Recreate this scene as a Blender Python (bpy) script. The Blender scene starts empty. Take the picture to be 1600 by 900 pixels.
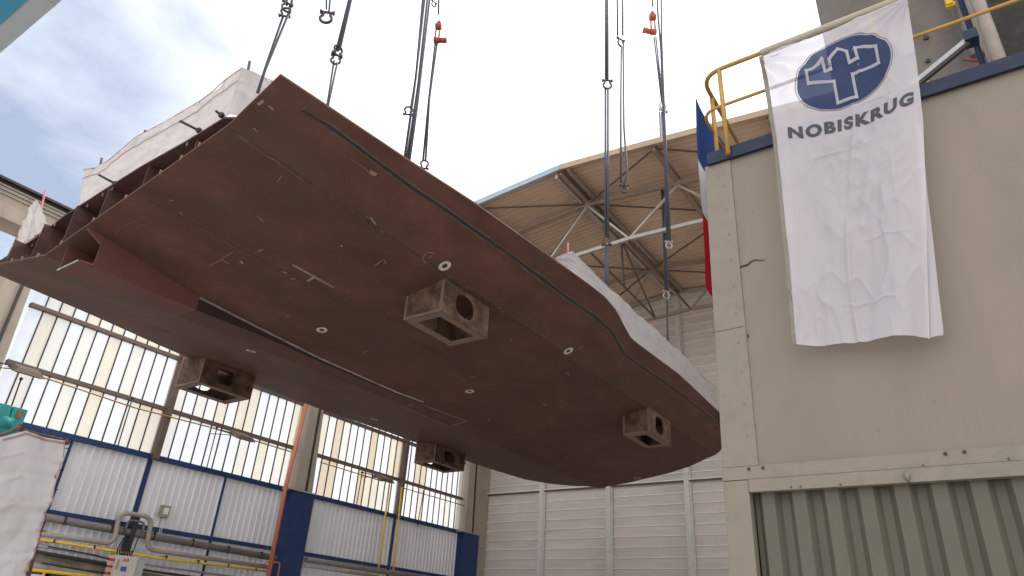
import bpy, bmesh, math, random
from mathutils import Vector, Matrix, noise
random.seed(7)
SC = bpy.context.scene
COL = SC.collection
# ------------------------------------------------------------------ camera
F = 1071.87
M = [Vector((0.82753119, 0.55861489, 0.05604941)), Vector((0.21471913, -0.40715918, 0.8877596)), Vector((0.51873676, -0.72261388, -0.45688222))]
EYE = Vector((0, 0, 1.6))
cam = bpy.data.cameras.new('camera'); camo = bpy.data.objects.new('camera', cam); COL.objects.link(camo)
cam.sensor_width = 36; cam.lens = F / 1600 * 36; cam.clip_end = 3000; cam.clip_start = .05
mw = Matrix.Identity(4)
for c in range(3):
    for r in range(3): mw[r][c] = M[c][r]
mw.translation = EYE
camo.matrix_world = mw
SC.camera = camo
# ------------------------------------------------------------------ sky
SUN_EL, SUN_AZ = math.radians(48), math.radians(25)      # azimuth clockwise from +Y
w = bpy.data.worlds.new('World'); SC.world = w; w.use_nodes = True
nt = w.node_tree; N = nt.nodes; Lk = nt.links
for n_ in list(N): N.remove(n_)
out = N.new('ShaderNodeOutputWorld'); bg = N.new('ShaderNodeBackground'); bg.inputs[1].default_value = .1
sky = N.new('ShaderNodeTexSky'); sky.sky_type = 'NISHITA'; sky.sun_disc = False; sky.sun_elevation = SUN_EL; sky.sun_rotation = SUN_AZ
sky.air_density = 1.0; sky.dust_density = 2.0
tc = N.new('ShaderNodeTexCoord')
mp = N.new('ShaderNodeMapping'); mp.inputs['Scale'].default_value = (1.0, 1.0, 2.2)
nz = N.new('ShaderNodeTexNoise'); nz.inputs['Scale'].default_value = 3.2; nz.inputs['Detail'].default_value = 9; nz.inputs['Roughness'].default_value = .58; nz.inputs['Distortion'].default_value = .35
dot = N.new('ShaderNodeVectorMath'); dot.operation = 'DOT_PRODUCT'; dot.inputs[1].default_value = Vector((.85, .51, .15)).normalized()
ma = N.new('ShaderNodeMath'); ma.operation = 'MULTIPLY_ADD'; ma.inputs[1].default_value = 2.1; ma.inputs[2].default_value = .40
ad = N.new('ShaderNodeMath'); ad.operation = 'MULTIPLY_ADD'; ad.inputs[1].default_value = 1.5
sx = N.new('ShaderNodeSeparateXYZ'); Lk.new(tc.outputs['Generated'], sx.inputs[0])
hzn = N.new('ShaderNodeMapRange'); hzn.inputs['From Min'].default_value = .48; hzn.inputs['From Max'].default_value = .12; hzn.inputs['To Max'].default_value = .95; Lk.new(sx.outputs['Z'], hzn.inputs[0])
bk = N.new('ShaderNodeMapRange'); bk.inputs['From Min'].default_value = -.05; bk.inputs['From Max'].default_value = -.6; bk.inputs['To Max'].default_value = .9; Lk.new(sx.outputs['Y'], bk.inputs[0])
ad3 = N.new('ShaderNodeMath'); ad3.operation = 'ADD'; Lk.new(hzn.outputs[0], ad3.inputs[0]); Lk.new(bk.outputs[0], ad3.inputs[1])
ad2 = N.new('ShaderNodeMath'); ad2.operation = 'ADD'; Lk.new(ad3.outputs[0], ad2.inputs[1])
rp = N.new('ShaderNodeMapRange'); rp.inputs['From Min'].default_value = .0; rp.inputs['From Max'].default_value = 1.05; rp.inputs['To Min'].default_value = .02; rp.inputs['To Max'].default_value = 1
mx = N.new('ShaderNodeMixRGB'); mx.inputs[2].default_value = (8.8, 8.85, 9.0, 1)
br = N.new('ShaderNodeMixRGB'); br.blend_type = 'MIX'; br.inputs[0].default_value = .85; br.inputs[2].default_value = (2.4, 2.85, 3.8, 1)
Lk.new(tc.outputs['Generated'], mp.inputs[0]); Lk.new(mp.outputs[0], nz.inputs[0]); Lk.new(tc.outputs['Generated'], dot.inputs[0])
Lk.new(dot.outputs['Value'], ma.inputs[0]); Lk.new(ma.outputs[0], ad.inputs[2]); Lk.new(nz.outputs[0], ad.inputs[0]); Lk.new(ad.outputs[0], ad2.inputs[0]); Lk.new(ad2.outputs[0], rp.inputs[0])
Lk.new(rp.outputs[0], mx.inputs[0]); Lk.new(sky.outputs[0], br.inputs[1]); Lk.new(br.outputs[0], mx.inputs[1]); Lk.new(mx.outputs[0], bg.inputs[0]); Lk.new(bg.outputs[0], out.inputs[0])
# ------------------------------------------------------------------ sun
sl = bpy.data.lights.new('sun', 'SUN'); sl.energy = 1.5; sl.angle = math.radians(14); sl.color = (1, .96, .9)
so = bpy.data.objects.new('sun', sl); COL.objects.link(so); so.location = (0, 0, 40)
sd = Vector((math.sin(SUN_AZ) * math.cos(SUN_EL), math.cos(SUN_AZ) * math.cos(SUN_EL), math.sin(SUN_EL)))
so.rotation_euler = sd.to_track_quat('Z', 'Y').to_euler()
# ------------------------------------------------------------------ exposure
vs = SC.view_settings; vs.view_transform = 'Standard'; vs.look = 'None'; vs.gamma = 1; vs.use_curve_mapping = False; vs.exposure = 1.0

# ------------------------------------------------------------------ measuring helpers: a sight line meets a real plane
def ray(px, py):
    a, b, c = px - 800, 450 - py, -F
    return M[0] * a + M[1] * b + M[2] * c
def onX(px, py, x): d = ray(px, py); return EYE + d * (x / d.x)
def onY(px, py, y): d = ray(px, py); return EYE + d * (y / d.y)
def onZ(px, py, z): d = ray(px, py); return EYE + d * ((z - 1.6) / d.z)
# ------------------------------------------------------------------ materials
def mat(name, col, rough=.7, metal=0., var=.12, scale=3., bump=.0, bscale=40., dirt=None, damt=.5, dscale=1.2, stretch=(1, 1, 1), spec=.35, trans=0., clear=0., dmin=.5, dmax=.72, ctint=None):
    m = bpy.data.materials.new(name); m.use_nodes = True
    t = m.node_tree; n = t.nodes; l = t.links
    p = n['Principled BSDF']; p.inputs['Roughness'].default_value = rough; p.inputs['Metallic'].default_value = metal
    p.inputs['Specular IOR Level'].default_value = spec
    g = n.new('ShaderNodeNewGeometry')
    mpn = n.new('ShaderNodeMapping'); mpn.inputs['Scale'].default_value = stretch; l.new(g.outputs['Position'], mpn.inputs[0])
    a = n.new('ShaderNodeTexNoise'); a.inputs['Scale'].default_value = scale; a.inputs['Detail'].default_value = 8; a.inputs['Roughness'].default_value = .62
    l.new(mpn.outputs[0], a.inputs[0])
    mr = n.new('ShaderNodeMapRange'); mr.inputs['From Min'].default_value = .3; mr.inputs['From Max'].default_value = .7
    mr.inputs['To Min'].default_value = 1 - var; mr.inputs['To Max'].default_value = 1 + var; l.new(a.outputs[0], mr.inputs[0])
    mu = n.new('ShaderNodeVectorMath'); mu.operation = 'SCALE'; mu.inputs[0].default_value = col; l.new(mr.outputs[0], mu.inputs['Scale'])
    last = mu.outputs[0]
    if dirt:
        b = n.new('ShaderNodeTexNoise'); b.inputs['Scale'].default_value = dscale; b.inputs['Detail'].default_value = 10; b.inputs['Roughness'].default_value = .7; b.inputs['Distortion'].default_value = .4
        l.new(mpn.outputs[0], b.inputs[0])
        r2 = n.new('ShaderNodeMapRange'); r2.inputs['From Min'].default_value = dmin; r2.inputs['From Max'].default_value = dmax; r2.inputs['To Max'].default_value = damt; l.new(b.outputs[0], r2.inputs[0])
        mm = n.new('ShaderNodeMixRGB'); mm.inputs[2].default_value = (*dirt, 1); l.new(r2.outputs[0], mm.inputs[0]); l.new(last, mm.inputs[1]); last = mm.outputs[0]
    l.new(last, p.inputs['Base Color'])
    rr = n.new('ShaderNodeMapRange'); rr.inputs['To Min'].default_value = max(0, rough - .12); rr.inputs['To Max'].default_value = min(1, rough + .12); l.new(a.outputs[0], rr.inputs[0]); l.new(rr.outputs[0], p.inputs['Roughness'])
    if bump:
        c = n.new('ShaderNodeTexNoise'); c.inputs['Scale'].default_value = bscale; c.inputs['Detail'].default_value = 5; l.new(mpn.outputs[0], c.inputs[0])
        bu = n.new('ShaderNodeBump'); bu.inputs['Strength'].default_value = bump; bu.inputs['Distance'].default_value = .02; l.new(c.outputs[0], bu.inputs['Height']); l.new(bu.outputs[0], p.inputs['Normal'])
    o = n['Material Output']; sh = p.outputs[0]
    if trans:
        tr = n.new('ShaderNodeBsdfTranslucent'); l.new(last, tr.inputs[0]); ms = n.new('ShaderNodeMixShader'); ms.inputs[0].default_value = trans
        l.new(sh, ms.inputs[1]); l.new(tr.outputs[0], ms.inputs[2]); sh = ms.outputs[0]
    if clear:
        tp = n.new('ShaderNodeBsdfTransparent')
        if ctint: tp.inputs[0].default_value = (*ctint, 1)
        else: l.new(last, tp.inputs[0])
        ms = n.new('ShaderNodeMixShader'); ms.inputs[0].default_value = clear
        l.new(sh, ms.inputs[1]); l.new(tp.outputs[0], ms.inputs[2]); sh = ms.outputs[0]
    l.new(sh, o.inputs[0])
    return m
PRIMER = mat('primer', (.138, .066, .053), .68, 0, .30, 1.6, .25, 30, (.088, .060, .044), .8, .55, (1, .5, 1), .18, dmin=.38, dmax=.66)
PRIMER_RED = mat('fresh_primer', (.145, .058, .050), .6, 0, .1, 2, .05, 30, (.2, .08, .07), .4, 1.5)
PRIMER_DK = mat('dark_trunk_side', (.035, .018, .015), .7, 0, .2, 2)  # darker tone for the farther stretch of the keel trunk's right side wall
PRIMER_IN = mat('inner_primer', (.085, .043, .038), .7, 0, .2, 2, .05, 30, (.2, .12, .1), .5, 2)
WELD = mat('weld_bead', (.085, .062, .052), .75, .1, .35, 9, .4, 60, (.30, .25, .2), .6, 6)
BRIGHT_WELD = mat('ground_weld', (.42, .40, .38), .5, .4, .35, 6, .3, 60, (.2, .15, .12), .6, 4)
GROOVE = mat('groove_dark', (.035, .035, .038), .6, .1, .3, 8)
CHALK = mat('chalk', (.155, .09, .078), .85, 0, .3, 7, dirt=(.25, .19, .17), dscale=5)
RINGW = mat('ring_grind', (.62, .58, .55), .7, 0, .2, 12, dirt=(.3, .24, .2), dscale=14)
MARK = mat('scuff', (.33, .25, .20), .8, 0, .35, 9, dirt=(.22, .15, .12), damt=.7, dscale=12, dmin=.4)
BOXST = mat('bare_box_steel', (.175, .108, .074), .65, .15, .25, 3, .2, 30, (.055, .033, .024), .9, 2.6, dmin=.44, dmax=.6)
BOXST_E = mat('box_edge_steel', (.24, .165, .125), .6, .15, .2, 5, .15, 40, (.16, .11, .085), .6, 5)
CONC = mat('concrete', (.36, .31, .255), .9, 0, .12, 1.6, .35, 30, (.20, .17, .14), .55, 1.2, (1, 1, .5))
CONC_D = mat('dark_concrete', (.17, .15, .135), .92, 0, .15, 1.4, .5, 25, (.12, .10, .09), .7, 1.7)
BLUE = mat('blue_paint', (.013, .036, .115), .5, 0, .15, 3, .05, 30, (.03, .06, .12), .4, 3)
NAVY = mat('navy_paint', (.009, .017, .045), .5, 0, .2, 4, .08, 30, (.06, .07, .09), .4, 8)
SHEETG = mat('grey_cladding', (.72, .71, .73), .55, 0, .05, 1.2, 0, 30, (.58, .57, .57), .5, 1.3, (1, 1, .3))
ENDW = mat('end_cladding', (.66, .60, .545), .65, 0, .10, 1.0, .08, 20, (.48, .43, .38), .65, 1.6, (.35, 1, 2.2))
ENDL = mat('end_cladding_lip', (.84, .82, .82), .5, .1, .08, 2)
ENDP = mat('end_post', (.68, .65, .62), .6, .1, .1, 2, 0, 30, (.36, .32, .3), .5, 2)
ROOFS = mat('roof_sheet', (.70, .53, .39), .7, 0, .08, .6, 0, 30, (.6, .44, .33), .5, .8, (2, .5, 1))
STEEL_B = mat('brown_steel', (.14, .10, .08), .6, .2, .15, 3, 0, 30, (.12, .09, .07), .5, 4)
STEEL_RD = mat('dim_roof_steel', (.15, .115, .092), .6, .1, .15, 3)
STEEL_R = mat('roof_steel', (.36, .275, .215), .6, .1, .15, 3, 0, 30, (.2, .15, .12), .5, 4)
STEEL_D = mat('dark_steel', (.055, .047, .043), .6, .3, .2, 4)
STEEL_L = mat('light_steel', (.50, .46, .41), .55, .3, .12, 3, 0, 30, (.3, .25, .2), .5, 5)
GALV = mat('galvanised', (.36, .37, .38), .45, .6, .15, 8, 0, 30, (.22, .2, .19), .5, 6)
ROPE = mat('wire_rope', (.085, .085, .10), .5, .5, .25, 60, .5, 120)
ROPE_G = mat('grey_rope', (.095, .10, .125), .5, .4, .2, 60, .5, 120)
SHACK = mat('shackle_steel', (.10, .075, .08), .45, .6, .25, 20)
SHACK_G = mat('galvanised_shackle', (.42, .38, .38), .45, .5, .25, 20)
ORANGE = mat('orange_paint', (.38, .08, .04), .5, 0, .2, 8, 0, 30, (.25, .08, .05), .6, 10)
YEL = mat('yellow_paint', (.42, .235, .045), .45, 0, .12, 8, 0, 30, (.32, .2, .08), .5, 6)
YEL2 = mat('bright_yellow_paint', (.80, .50, .03), .45, 0, .1, 8, 0, 30, (.4, .28, .06), .5, 6)
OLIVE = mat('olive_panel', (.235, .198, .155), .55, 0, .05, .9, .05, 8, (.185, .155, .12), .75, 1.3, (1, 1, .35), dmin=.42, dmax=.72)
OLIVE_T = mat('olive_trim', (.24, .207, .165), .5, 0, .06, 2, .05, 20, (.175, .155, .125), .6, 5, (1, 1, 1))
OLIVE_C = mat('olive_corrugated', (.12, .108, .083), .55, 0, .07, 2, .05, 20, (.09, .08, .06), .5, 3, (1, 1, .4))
RUSTSPOT = mat('rust_spot', (.06, .045, .035), .8)
CLOTH = mat('banner_cloth', (.76, .72, .765), .5, 0, .03, 2, .04, 300, trans=.34, clear=.27, ctint=(.93, .92, .95))
HEM = mat('banner_hem', (.27, .25, .21), .8, 0, .12, 30, trans=.2)
LOGOB = mat('logo_blue', (.016, .038, .125), .7, 0, .06, 5, trans=.25, clear=.16, ctint=(.80, .86, .95))
LOGOW = mat('logo_white', (.66, .63, .66), .75, 0, .03, 2, trans=.45, clear=.1, ctint=(.9, .9, .9))
LOGOG = mat('logo_grey', (.085, .087, .10), .75, 0, .15, 5, trans=.25, clear=.12, ctint=(.8, .8, .82))
TARP = mat('white_tarp', (.60, .565, .55), .5, 0, .06, 2, .15, 20, (.48, .44, .42), .6, 2.5, trans=.4)
TARPL = mat('scaffold_sheet', (.64, .61, .60), .6, 0, .06, 2, .12, 20, (.52, .49, .47), .6, 1.5, trans=.2)
PINK = mat('pink_thread', (.52, .36, .35), .8, trans=.2)
POLE = mat('scaffold_pole', (.16, .085, .085), .6, .3, .2, 8)
POLEP = mat('pink_pole', (.45, .17, .18), .6, .1, .2, 8)
TEAL = mat('teal_machine', (.025, .24, .25), .5, 0, .2, 3, 0, 30, (.3, .14, .06), .5, 4, dmin=.6, dmax=.75)
GIRDER = mat('pale_blue_girder', (.44, .50, .53), .5, 0, .06, 1)
GIRDER_B = mat('bright_blue_girder', (.05, .30, .50), .5, 0, .06, 1)
FLB = mat('flag_blue', (.012, .045, .20), .7, 0, .1, 3, trans=.25)
FLW = mat('flag_white', (.75, .74, .78), .75, 0, .05, 3, trans=.35)
FLR = mat('flag_red', (.60, .025, .04), .7, 0, .1, 3, trans=.3)
PIPE = mat('grey_pipe', (.22, .195, .18), .55, .3, .2, 5, 0, 30, (.12, .09, .07), .5, 4)
PIPE_B = mat('beige_pipe', (.36, .31, .27), .55, .1, .15, 5, 0, 30, (.2, .16, .13), .5, 4)
PIPE_R = mat('salmon_pipe', (.55, .17, .10), .55, 0, .12, 5, 0, 30, (.35, .14, .1), .4, 4)
DIRTY = mat('dirty_duct', (.22, .19, .14), .7, .1, .4, 3, .2, 20, (.05, .045, .04), .8, 2.5)
CABI = mat('cabinet_beige', (.62, .57, .48), .5, 0, .04, 3)
CABG = mat('cabinet_grey', (.45, .44, .42), .5, 0, .04, 3)
REDP = mat('red_mark', (.6, .03, .03), .6); BLUL = mat('blue_label', (.03, .12, .5), .5); WHL = mat('white_label', (.75, .75, .75), .6)
BLACK = mat('black_rubber', (.02, .02, .02), .7)
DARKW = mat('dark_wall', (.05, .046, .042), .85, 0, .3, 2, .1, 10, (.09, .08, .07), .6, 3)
GROUND = mat('concrete_floor', (.50, .465, .43), .85, 0, .1, .4, .1, 5, (.36, .33, .3), .6, .5)
def strip_mat(name, col, clear): return mat(name, col, .5, 0, .03, 1.2, 0, 30, (col[0] * .93, col[1] * .9, col[2] * .84), .5, 3.5, trans=.55, clear=clear, dmin=.62, dmax=.75)
STR = [strip_mat('strip_cream', (.84, .77, .64), .36), strip_mat('strip_white', (.88, .89, .91), .46), strip_mat('strip_pale', (.86, .83, .76), .38), strip_mat('strip_tan', (.76, .65, .50), .32)]
LAMPG = mat('lamp_glass', (.07, .065, .06), .2)

# ------------------------------------------------------------------ mesh builder
ORG = {}
class MB:
    def __init__(s): s.v = []; s.f = []; s.m = []; s.mi = 0; s.sm = []; s.smooth = False
    def add(s, vs_, fs):
        b = len(s.v); s.v += [Vector(p) for p in vs_]
        for f in fs: s.f.append([b + i for i in f]); s.m.append(s.mi); s.sm.append(s.smooth)
    def box(s, x0, x1, y0, y1, z0, z1):
        s.add([(x0, y0, z0), (x1, y0, z0), (x1, y1, z0), (x0, y1, z0), (x0, y0, z1), (x1, y0, z1), (x1, y1, z1), (x0, y1, z1)],
              [(3, 2, 1, 0), (4, 5, 6, 7), (0, 1, 5, 4), (1, 2, 6, 5), (2, 3, 7, 6), (3, 0, 4, 7)])
    def prism(s, pts, d):
        d = Vector(d); n = len(pts); s.add(list(pts) + [Vector(p) + d for p in pts], [tuple(range(n))[::-1], tuple(range(n, 2 * n))] + [(i, (i + 1) % n, n + (i + 1) % n, n + i) for i in range(n)])
    def beam(s, a, b, w_, h, up=(0, 0, 1)):
        a, b = Vector(a), Vector(b); d = (b - a).normalized(); up = Vector(up)
        if abs(d.dot(up)) > .98: up = Vector((0, 1, 0))
        x = d.cross(up).normalized() * w_ / 2; y = x.cross(d).normalized() * h / 2
        s.add([a - x - y, a + x - y, a + x + y, a - x + y, b - x - y, b + x - y, b + x + y, b - x + y], [(0, 1, 2, 3), (7, 6, 5, 4), (0, 4, 5, 1), (1, 5, 6, 2), (2, 6, 7, 3), (3, 7, 4, 0)])
    def ibeam(s, a, b, w_, h, t=.02):
        a, b = Vector(a), Vector(b); d = (b - a).normalized(); x = d.cross(Vector((0, 0, 1))).normalized(); y = x.cross(d).normalized()
        s.beam(a + y * (h / 2 - t / 2), b + y * (h / 2 - t / 2), w_, t); s.beam(a - y * (h / 2 - t / 2), b - y * (h / 2 - t / 2), w_, t); s.beam(a, b, t, h - 2 * t)
    def tube(s, pts, r, n=8, closed=False, caps=True):
        pts = [Vector(p) for p in pts]; k = len(pts); o = s.smooth; s.smooth = True
        base = len(s.v); pu = None
        for i, p in enumerate(pts):
            if closed: d = (pts[(i + 1) % k] - pts[i - 1])
            else: d = pts[min(i + 1, k - 1)] - pts[max(i - 1, 0)]
            d.normalize()
            if pu is None: pu = Vector((0, 0, 1)) if abs(d.z) < .9 else Vector((1, 0, 0))
            x = d.cross(pu).normalized(); y = x.cross(d).normalized(); pu = y
            rr = r[i] if isinstance(r, (list, tuple)) else r
            for j in range(n):
                an = 2 * math.pi * j / n; s.v.append(p + x * math.cos(an) * rr + y * math.sin(an) * rr)
        for i in range(k if closed else k - 1):
            a = base + i * n; b = base + ((i + 1) % k) * n
            for j in range(n): s.f.append([a + j, a + (j + 1) % n, b + (j + 1) % n, b + j]); s.m.append(s.mi); s.sm.append(True)
        if caps and not closed:
            s.f.append([base + j for j in range(n)][::-1]); s.m.append(s.mi); s.sm.append(False)
            s.f.append([base + (k - 1) * n + j for j in range(n)]); s.m.append(s.mi); s.sm.append(False)
        s.smooth = o
    def grid(s, fn, nu, nv, thick=0):
        b = len(s.v)
        for j in range(nv + 1):
            for i in range(nu + 1): s.v.append(Vector(fn(i / nu, j / nv)))
        for j in range(nv):
            for i in range(nu):
                a = b + j * (nu + 1) + i; s.f.append([a, a + 1, a + nu + 2, a + nu + 1]); s.m.append(s.mi); s.sm.append(s.smooth)
    def ball(s, c, r, n=8):
        c = Vector(c); s.smooth = True
        s.tube([c + Vector((0, 0, r * math.cos(math.pi * i / 6))) for i in range(7)], [max(.001, r * math.sin(math.pi * i / 6)) for i in range(7)], n); s.smooth = False
    def build(s, name, mats, parent=None, bevel=0, solid=0):
        if not isinstance(mats, (list, tuple)): mats = [mats]
        if parent is not None: o0 = ORG[parent.name]
        else:
            xs = [v.x for v in s.v]; ys = [v.y for v in s.v]; zs = [v.z for v in s.v]
            o0 = Vector(((min(xs) + max(xs)) / 2, (min(ys) + max(ys)) / 2, min(zs)))
        me = bpy.data.meshes.new(name); me.from_pydata([v - o0 for v in s.v], [], s.f)
        for m_ in mats: me.materials.append(m_)
        for p, mi, sm in zip(me.polygons, s.m, s.sm): p.material_index = mi; p.use_smooth = sm
        me.update()
        o = bpy.data.objects.new(name, me); COL.objects.link(o)
        if parent is not None: o.parent = parent
        else: o.location = o0
        ORG[o.name] = o0
        if solid:
            md = o.modifiers.new('solid', 'SOLIDIFY'); md.thickness = solid; md.offset = 0
        if bevel:
            md = o.modifiers.new('bevel', 'BEVEL'); md.width = bevel; md.segments = 2; md.limit_method = 'ANGLE'
        return o
def thing(name, loc, label, cat, group=None):
    o = bpy.data.objects.new(name, None); COL.objects.link(o); o.location = loc; o.empty_display_size = .3
    ORG[o.name] = Vector(loc); return tag(o, label, cat, group)
def tag(o, label, cat, group=None):
    o['label'] = label; o['category'] = cat
    if group: o['group'] = group
    return o
def struct(o): o['kind'] = 'structure'; return o
def lerp(a, b, t): return a + (b - a) * t
def interp(tab, x):
    if x <= tab[0][0]: return tab[0][1]
    for (a, b), (c, d) in zip(tab, tab[1:]):
        if x <= c: return b + (d - b) * (x - a) / (c - a)
    return tab[-1][1]
def arc_pts(a, c, b, n=6):   # rounded corner from a to b around control point c
    a, b, c = Vector(a), Vector(b), Vector(c)
    return [a * (1 - t) ** 2 + c * 2 * t * (1 - t) + b * t * t for t in [i / n for i in range(n + 1)]]
def roundline(pts, r):
    pts = [Vector(p) for p in pts]; o = [pts[0]]
    for i in range(1, len(pts) - 1):
        p = pts[i]; a = (pts[i - 1] - p); b = (pts[i + 1] - p); rr = min(r, a.length * .49, b.length * .49)
        o += arc_pts(p + a.normalized() * rr, p, p + b.normalized() * rr, 6)
    return o + [pts[-1]]

# ================================================================== SETTING: ground
g = MB(); g.add([(-600, -600, 0), (600, -600, 0), (600, 600, 0), (-600, 600, 0)], [(0, 1, 2, 3)]); struct(g.build('ground', GROUND))

# ================================================================== LEFT HALL WALL (plane X = -21)
XW = -21.0
wall = thing('hall_side_wall', (XW, 12, 0), 'long side wall of the hall with tall translucent strip windows above grey ribbed cladding', 'wall')
BAYS = [(-6.0, 5.0), (6.45, 11.0), (11.18, 16.2), (17.15, 21.85), (22.03, 26.2)]
def ribbed(mb, y0, y1, z0, z1, x, pitch=.22, dep=.035):
    n = max(1, int(round((y1 - y0) / pitch))); p = (y1 - y0) / n; prof = []
    for i in range(n): prof += [(y0 + i * p, 0), (y0 + (i + .62) * p, 0), (y0 + (i + .72) * p, dep), (y0 + (i + .9) * p, dep)]
    prof.append((y1, 0)); pts = [(x + d, y, z0) for y, d in prof] + [(x + d, y, z1) for y, d in prof]; k = len(prof)
    mb.add(pts, [(i, i + 1, k + i + 1, k + i) for i in range(k - 1)])
rs = random.Random(5)
for bi, (y0, y1) in enumerate(BAYS):
    for zi, (z0, z1) in enumerate(((6.03, 7.38), (7.5, 9.06), (9.17, 11.0))):
        n = max(1, int(round((y1 - y0) / .385))); p = (y1 - y0) / n
        fr = MB()
        for i in range(1, n): fr.box(XW - .03, XW + .02, y0 + i * p - .014, y0 + i * p + .014, z0, z1)
        fo = fr.build('window', STEEL_D, wall)
        pn = MB(); last = -1
        for i in range(n):
            c = rs.choice([0, 0, 1, 1, 1, 2, 2] if y0 < 16 else [0, 1, 1, 1, 2, 3]); pn.mi = c
            ya, yb = y0 + i * p + .014, y0 + (i + 1) * p - .014
            # gently corrugated translucent sheet
            pn.add([(XW - .01, ya, z0), (XW + .004, (ya + yb) / 2, z0), (XW - .01, yb, z0), (XW - .01, ya, z1), (XW + .004, (ya + yb) / 2, z1), (XW - .01, yb, z1)], [(0, 1, 4, 3), (1, 2, 5, 4)])
        pn.build('pane', STR, fo)
    # rails
    for zz in (7.44, 9.115):
        b = MB(); b.box(XW - .05, XW + .12, y0, y1, zz - .055, zz + .055); b.build('window_rail', STEEL_B, wall)
    # cladding, in panels between blue uprights
    k = max(1, int(round((y1 - y0) / 2.45))) if y0 < 17 else 1
    b = MB(); b.box(XW - .06, XW + .10, y0, y1, 5.88, 6.03); b.build('sill_beam', BLUE, wall)
    b = MB(); b.box(XW - .06, XW + .09, y0, y1, 3.9, 4.02); b.build('lower_beam', BLUE, wall)
    for i in range(k):
        a = lerp(y0, y1, i / k); c = lerp(y0, y1, (i + 1) / k)
        b = MB(); ribbed(b, a + .03, c - .03, 4.02, 5.88, XW - .02); ribbed(b, a + .03, c - .03, 0.0, 3.9, XW - .02); b.build('cladding_panel', SHEETG, wall)
        if y0 < 17:
            b = MB(); b.box(XW - .04, XW + .075, c - .032, c + .0, 0, 5.88); b.build('upright', BLUE, wall)
# blue backing sheet at the gaps
for y in (11.09, 21.94):
    b = MB(); b.box(XW - .1, XW + .22, y - .09, y + .09, 5.9, 11.0); b.build('mullion', STEEL_B, wall)
    b = MB(); b.box(XW - .06, XW + .06, y - .089, y + .0, 0, 5.88); b.build('upright', BLUE, wall)
    b = MB(); b.box(XW - .03, XW + .0, y + .002, y + .125, 0, 5.88); b.build('joint_strip', SHEETG, wall)
b = MB(); b.box(XW - .3, XW + .1, 27.2, 28.4, 0, 11.0); b.build('corner_infill', CONC, wall)
# runway beam
b = MB(); b.box(XW - .5, XW + .35, -6, 28.2, 11.0, 11.95); b.build('runway_beam', CONC, wall, bevel=.02)
b = MB(); b.box(XW - .52, XW + .30, -6, 28.2, 11.954, 12.10); b.box(XW + .30, XW + .42, -6, 28.2, 12.05, 12.12)
for q in range(3): b.tube([(XW + .39 + q * .01, -6, 11.86 - q * .12), (XW + .39 + q * .01, 28, 11.86 - q * .12)], .012, 6)
b.build('gutter', STEEL_D, wall)
# concrete columns
def wcol(y0, y1, top, name='column'):
    c = thing(name, (XW + .3, (y0 + y1) / 2, 0), '', 'column', 'concrete columns along the side wall')
    b = MB(); t = .12
    zt = 11.0
    pts0 = [(XW - .3, y0 + .02, 6.0), (XW + .34, y0 + .02, 6.0), (XW + .34, y1 - .02, 6.0), (XW - .3, y1 - .02, 6.0)]
    pts1 = [(XW - .3, y0 + .12, zt), (XW + .22, y0 + .18, zt), (XW + .22, y1 - .2, zt), (XW - .3, y1 - .12, zt)]
    b.add(pts0 + pts1, [(3, 2, 1, 0), (4, 5, 6, 7), (0, 1, 5, 4), (1, 2, 6, 5), (2, 3, 7, 6), (3, 0, 4, 7)]); b.build('shaft', CONC, c, bevel=.03)
    b = MB(); ym = (y0 + y1) / 2 + .1; b.beam((XW + .362, ym, 6), (XW + .242, ym, 11), .07, .05, (1, 0, 0)); b.build('downpipe', STEEL_D, c)
    b = MB(); b.box(XW - .05, XW + .42, y0 - .04, y1 + .04, 0, 5.93); b.build('sheathing', BLUE, c, bevel=.01)
    b = MB(); b.box(XW - .05, XW + .46, y0 - .3, y1 + .06, 5.934, 5.975); b.build('ledge', STEEL_L, c)
    return c
c1 = wcol(5.45, 6.40, 11); c1['label'] = 'nearest concrete column of the side wall, cut by the left picture edge'
c2 = wcol(16.22, 17.13, 11); c2['label'] = 'concrete column with blue lower casing behind the salmon vertical pipe'
c3 = wcol(26.22, 27.25, 11); c3['label'] = 'concrete column with blue lower casing in the far corner of the hall'

# ================================================================== END WALL (plane Y = 28.3)
YE = 28.3
ew = thing('hall_end_wall', (-12, YE, 0), 'far end wall of the hall clad in pale horizontal boards with upright posts', 'wall')
prof = []; z = 0.0
while z < 17.2:
    prof += [(z, 0.0), (z + .34, -.015), (z + .35, -.06), (z + .385, -.06), (z + .39, 0.0)]; z += .42
xs0, xs1 = -21.3, 12
def bandmesh(sel, mm, name, par):
    b = MB()
    for i in range(len(prof) - 1):
        if (i % 5 in (1, 2, 3)) == sel:
            (za, da), (zb, db) = prof[i], prof[i + 1]
            b.add([(xs0, YE + da, za), (xs1, YE + da, za), (xs1, YE + db, zb), (xs0, YE + db, zb)], [(0, 1, 2, 3)])
    return b.build(name, mm, par)
bo = bandmesh(False, ENDW, 'board_cladding', ew); bandmesh(True, ENDL, 'board_lip', bo)
for x in (-21.1, -17.72, -14.24, -10.6, -6.9, -3.3, .4, 4, 7.7):
    b = MB(); b.box(x - .11, x + .11, YE - .2, YE - .065, 0, 16.9); b.box(x + .115, x + .17, YE - .14, YE - .065, 0, 16.9); b.build('post', ENDP if x > -20 else STEEL_D, ew)
b = MB(); b.box(-21, 12, YE - .15, YE - .065, 7.93, 8.0); b.build('cross_rail', STEEL_B, ew)
b = MB(); b.box(-21, 12, YE - .19, YE - .065, 8.004, 8.05); b.build('flashing', ENDL, ew)

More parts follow.
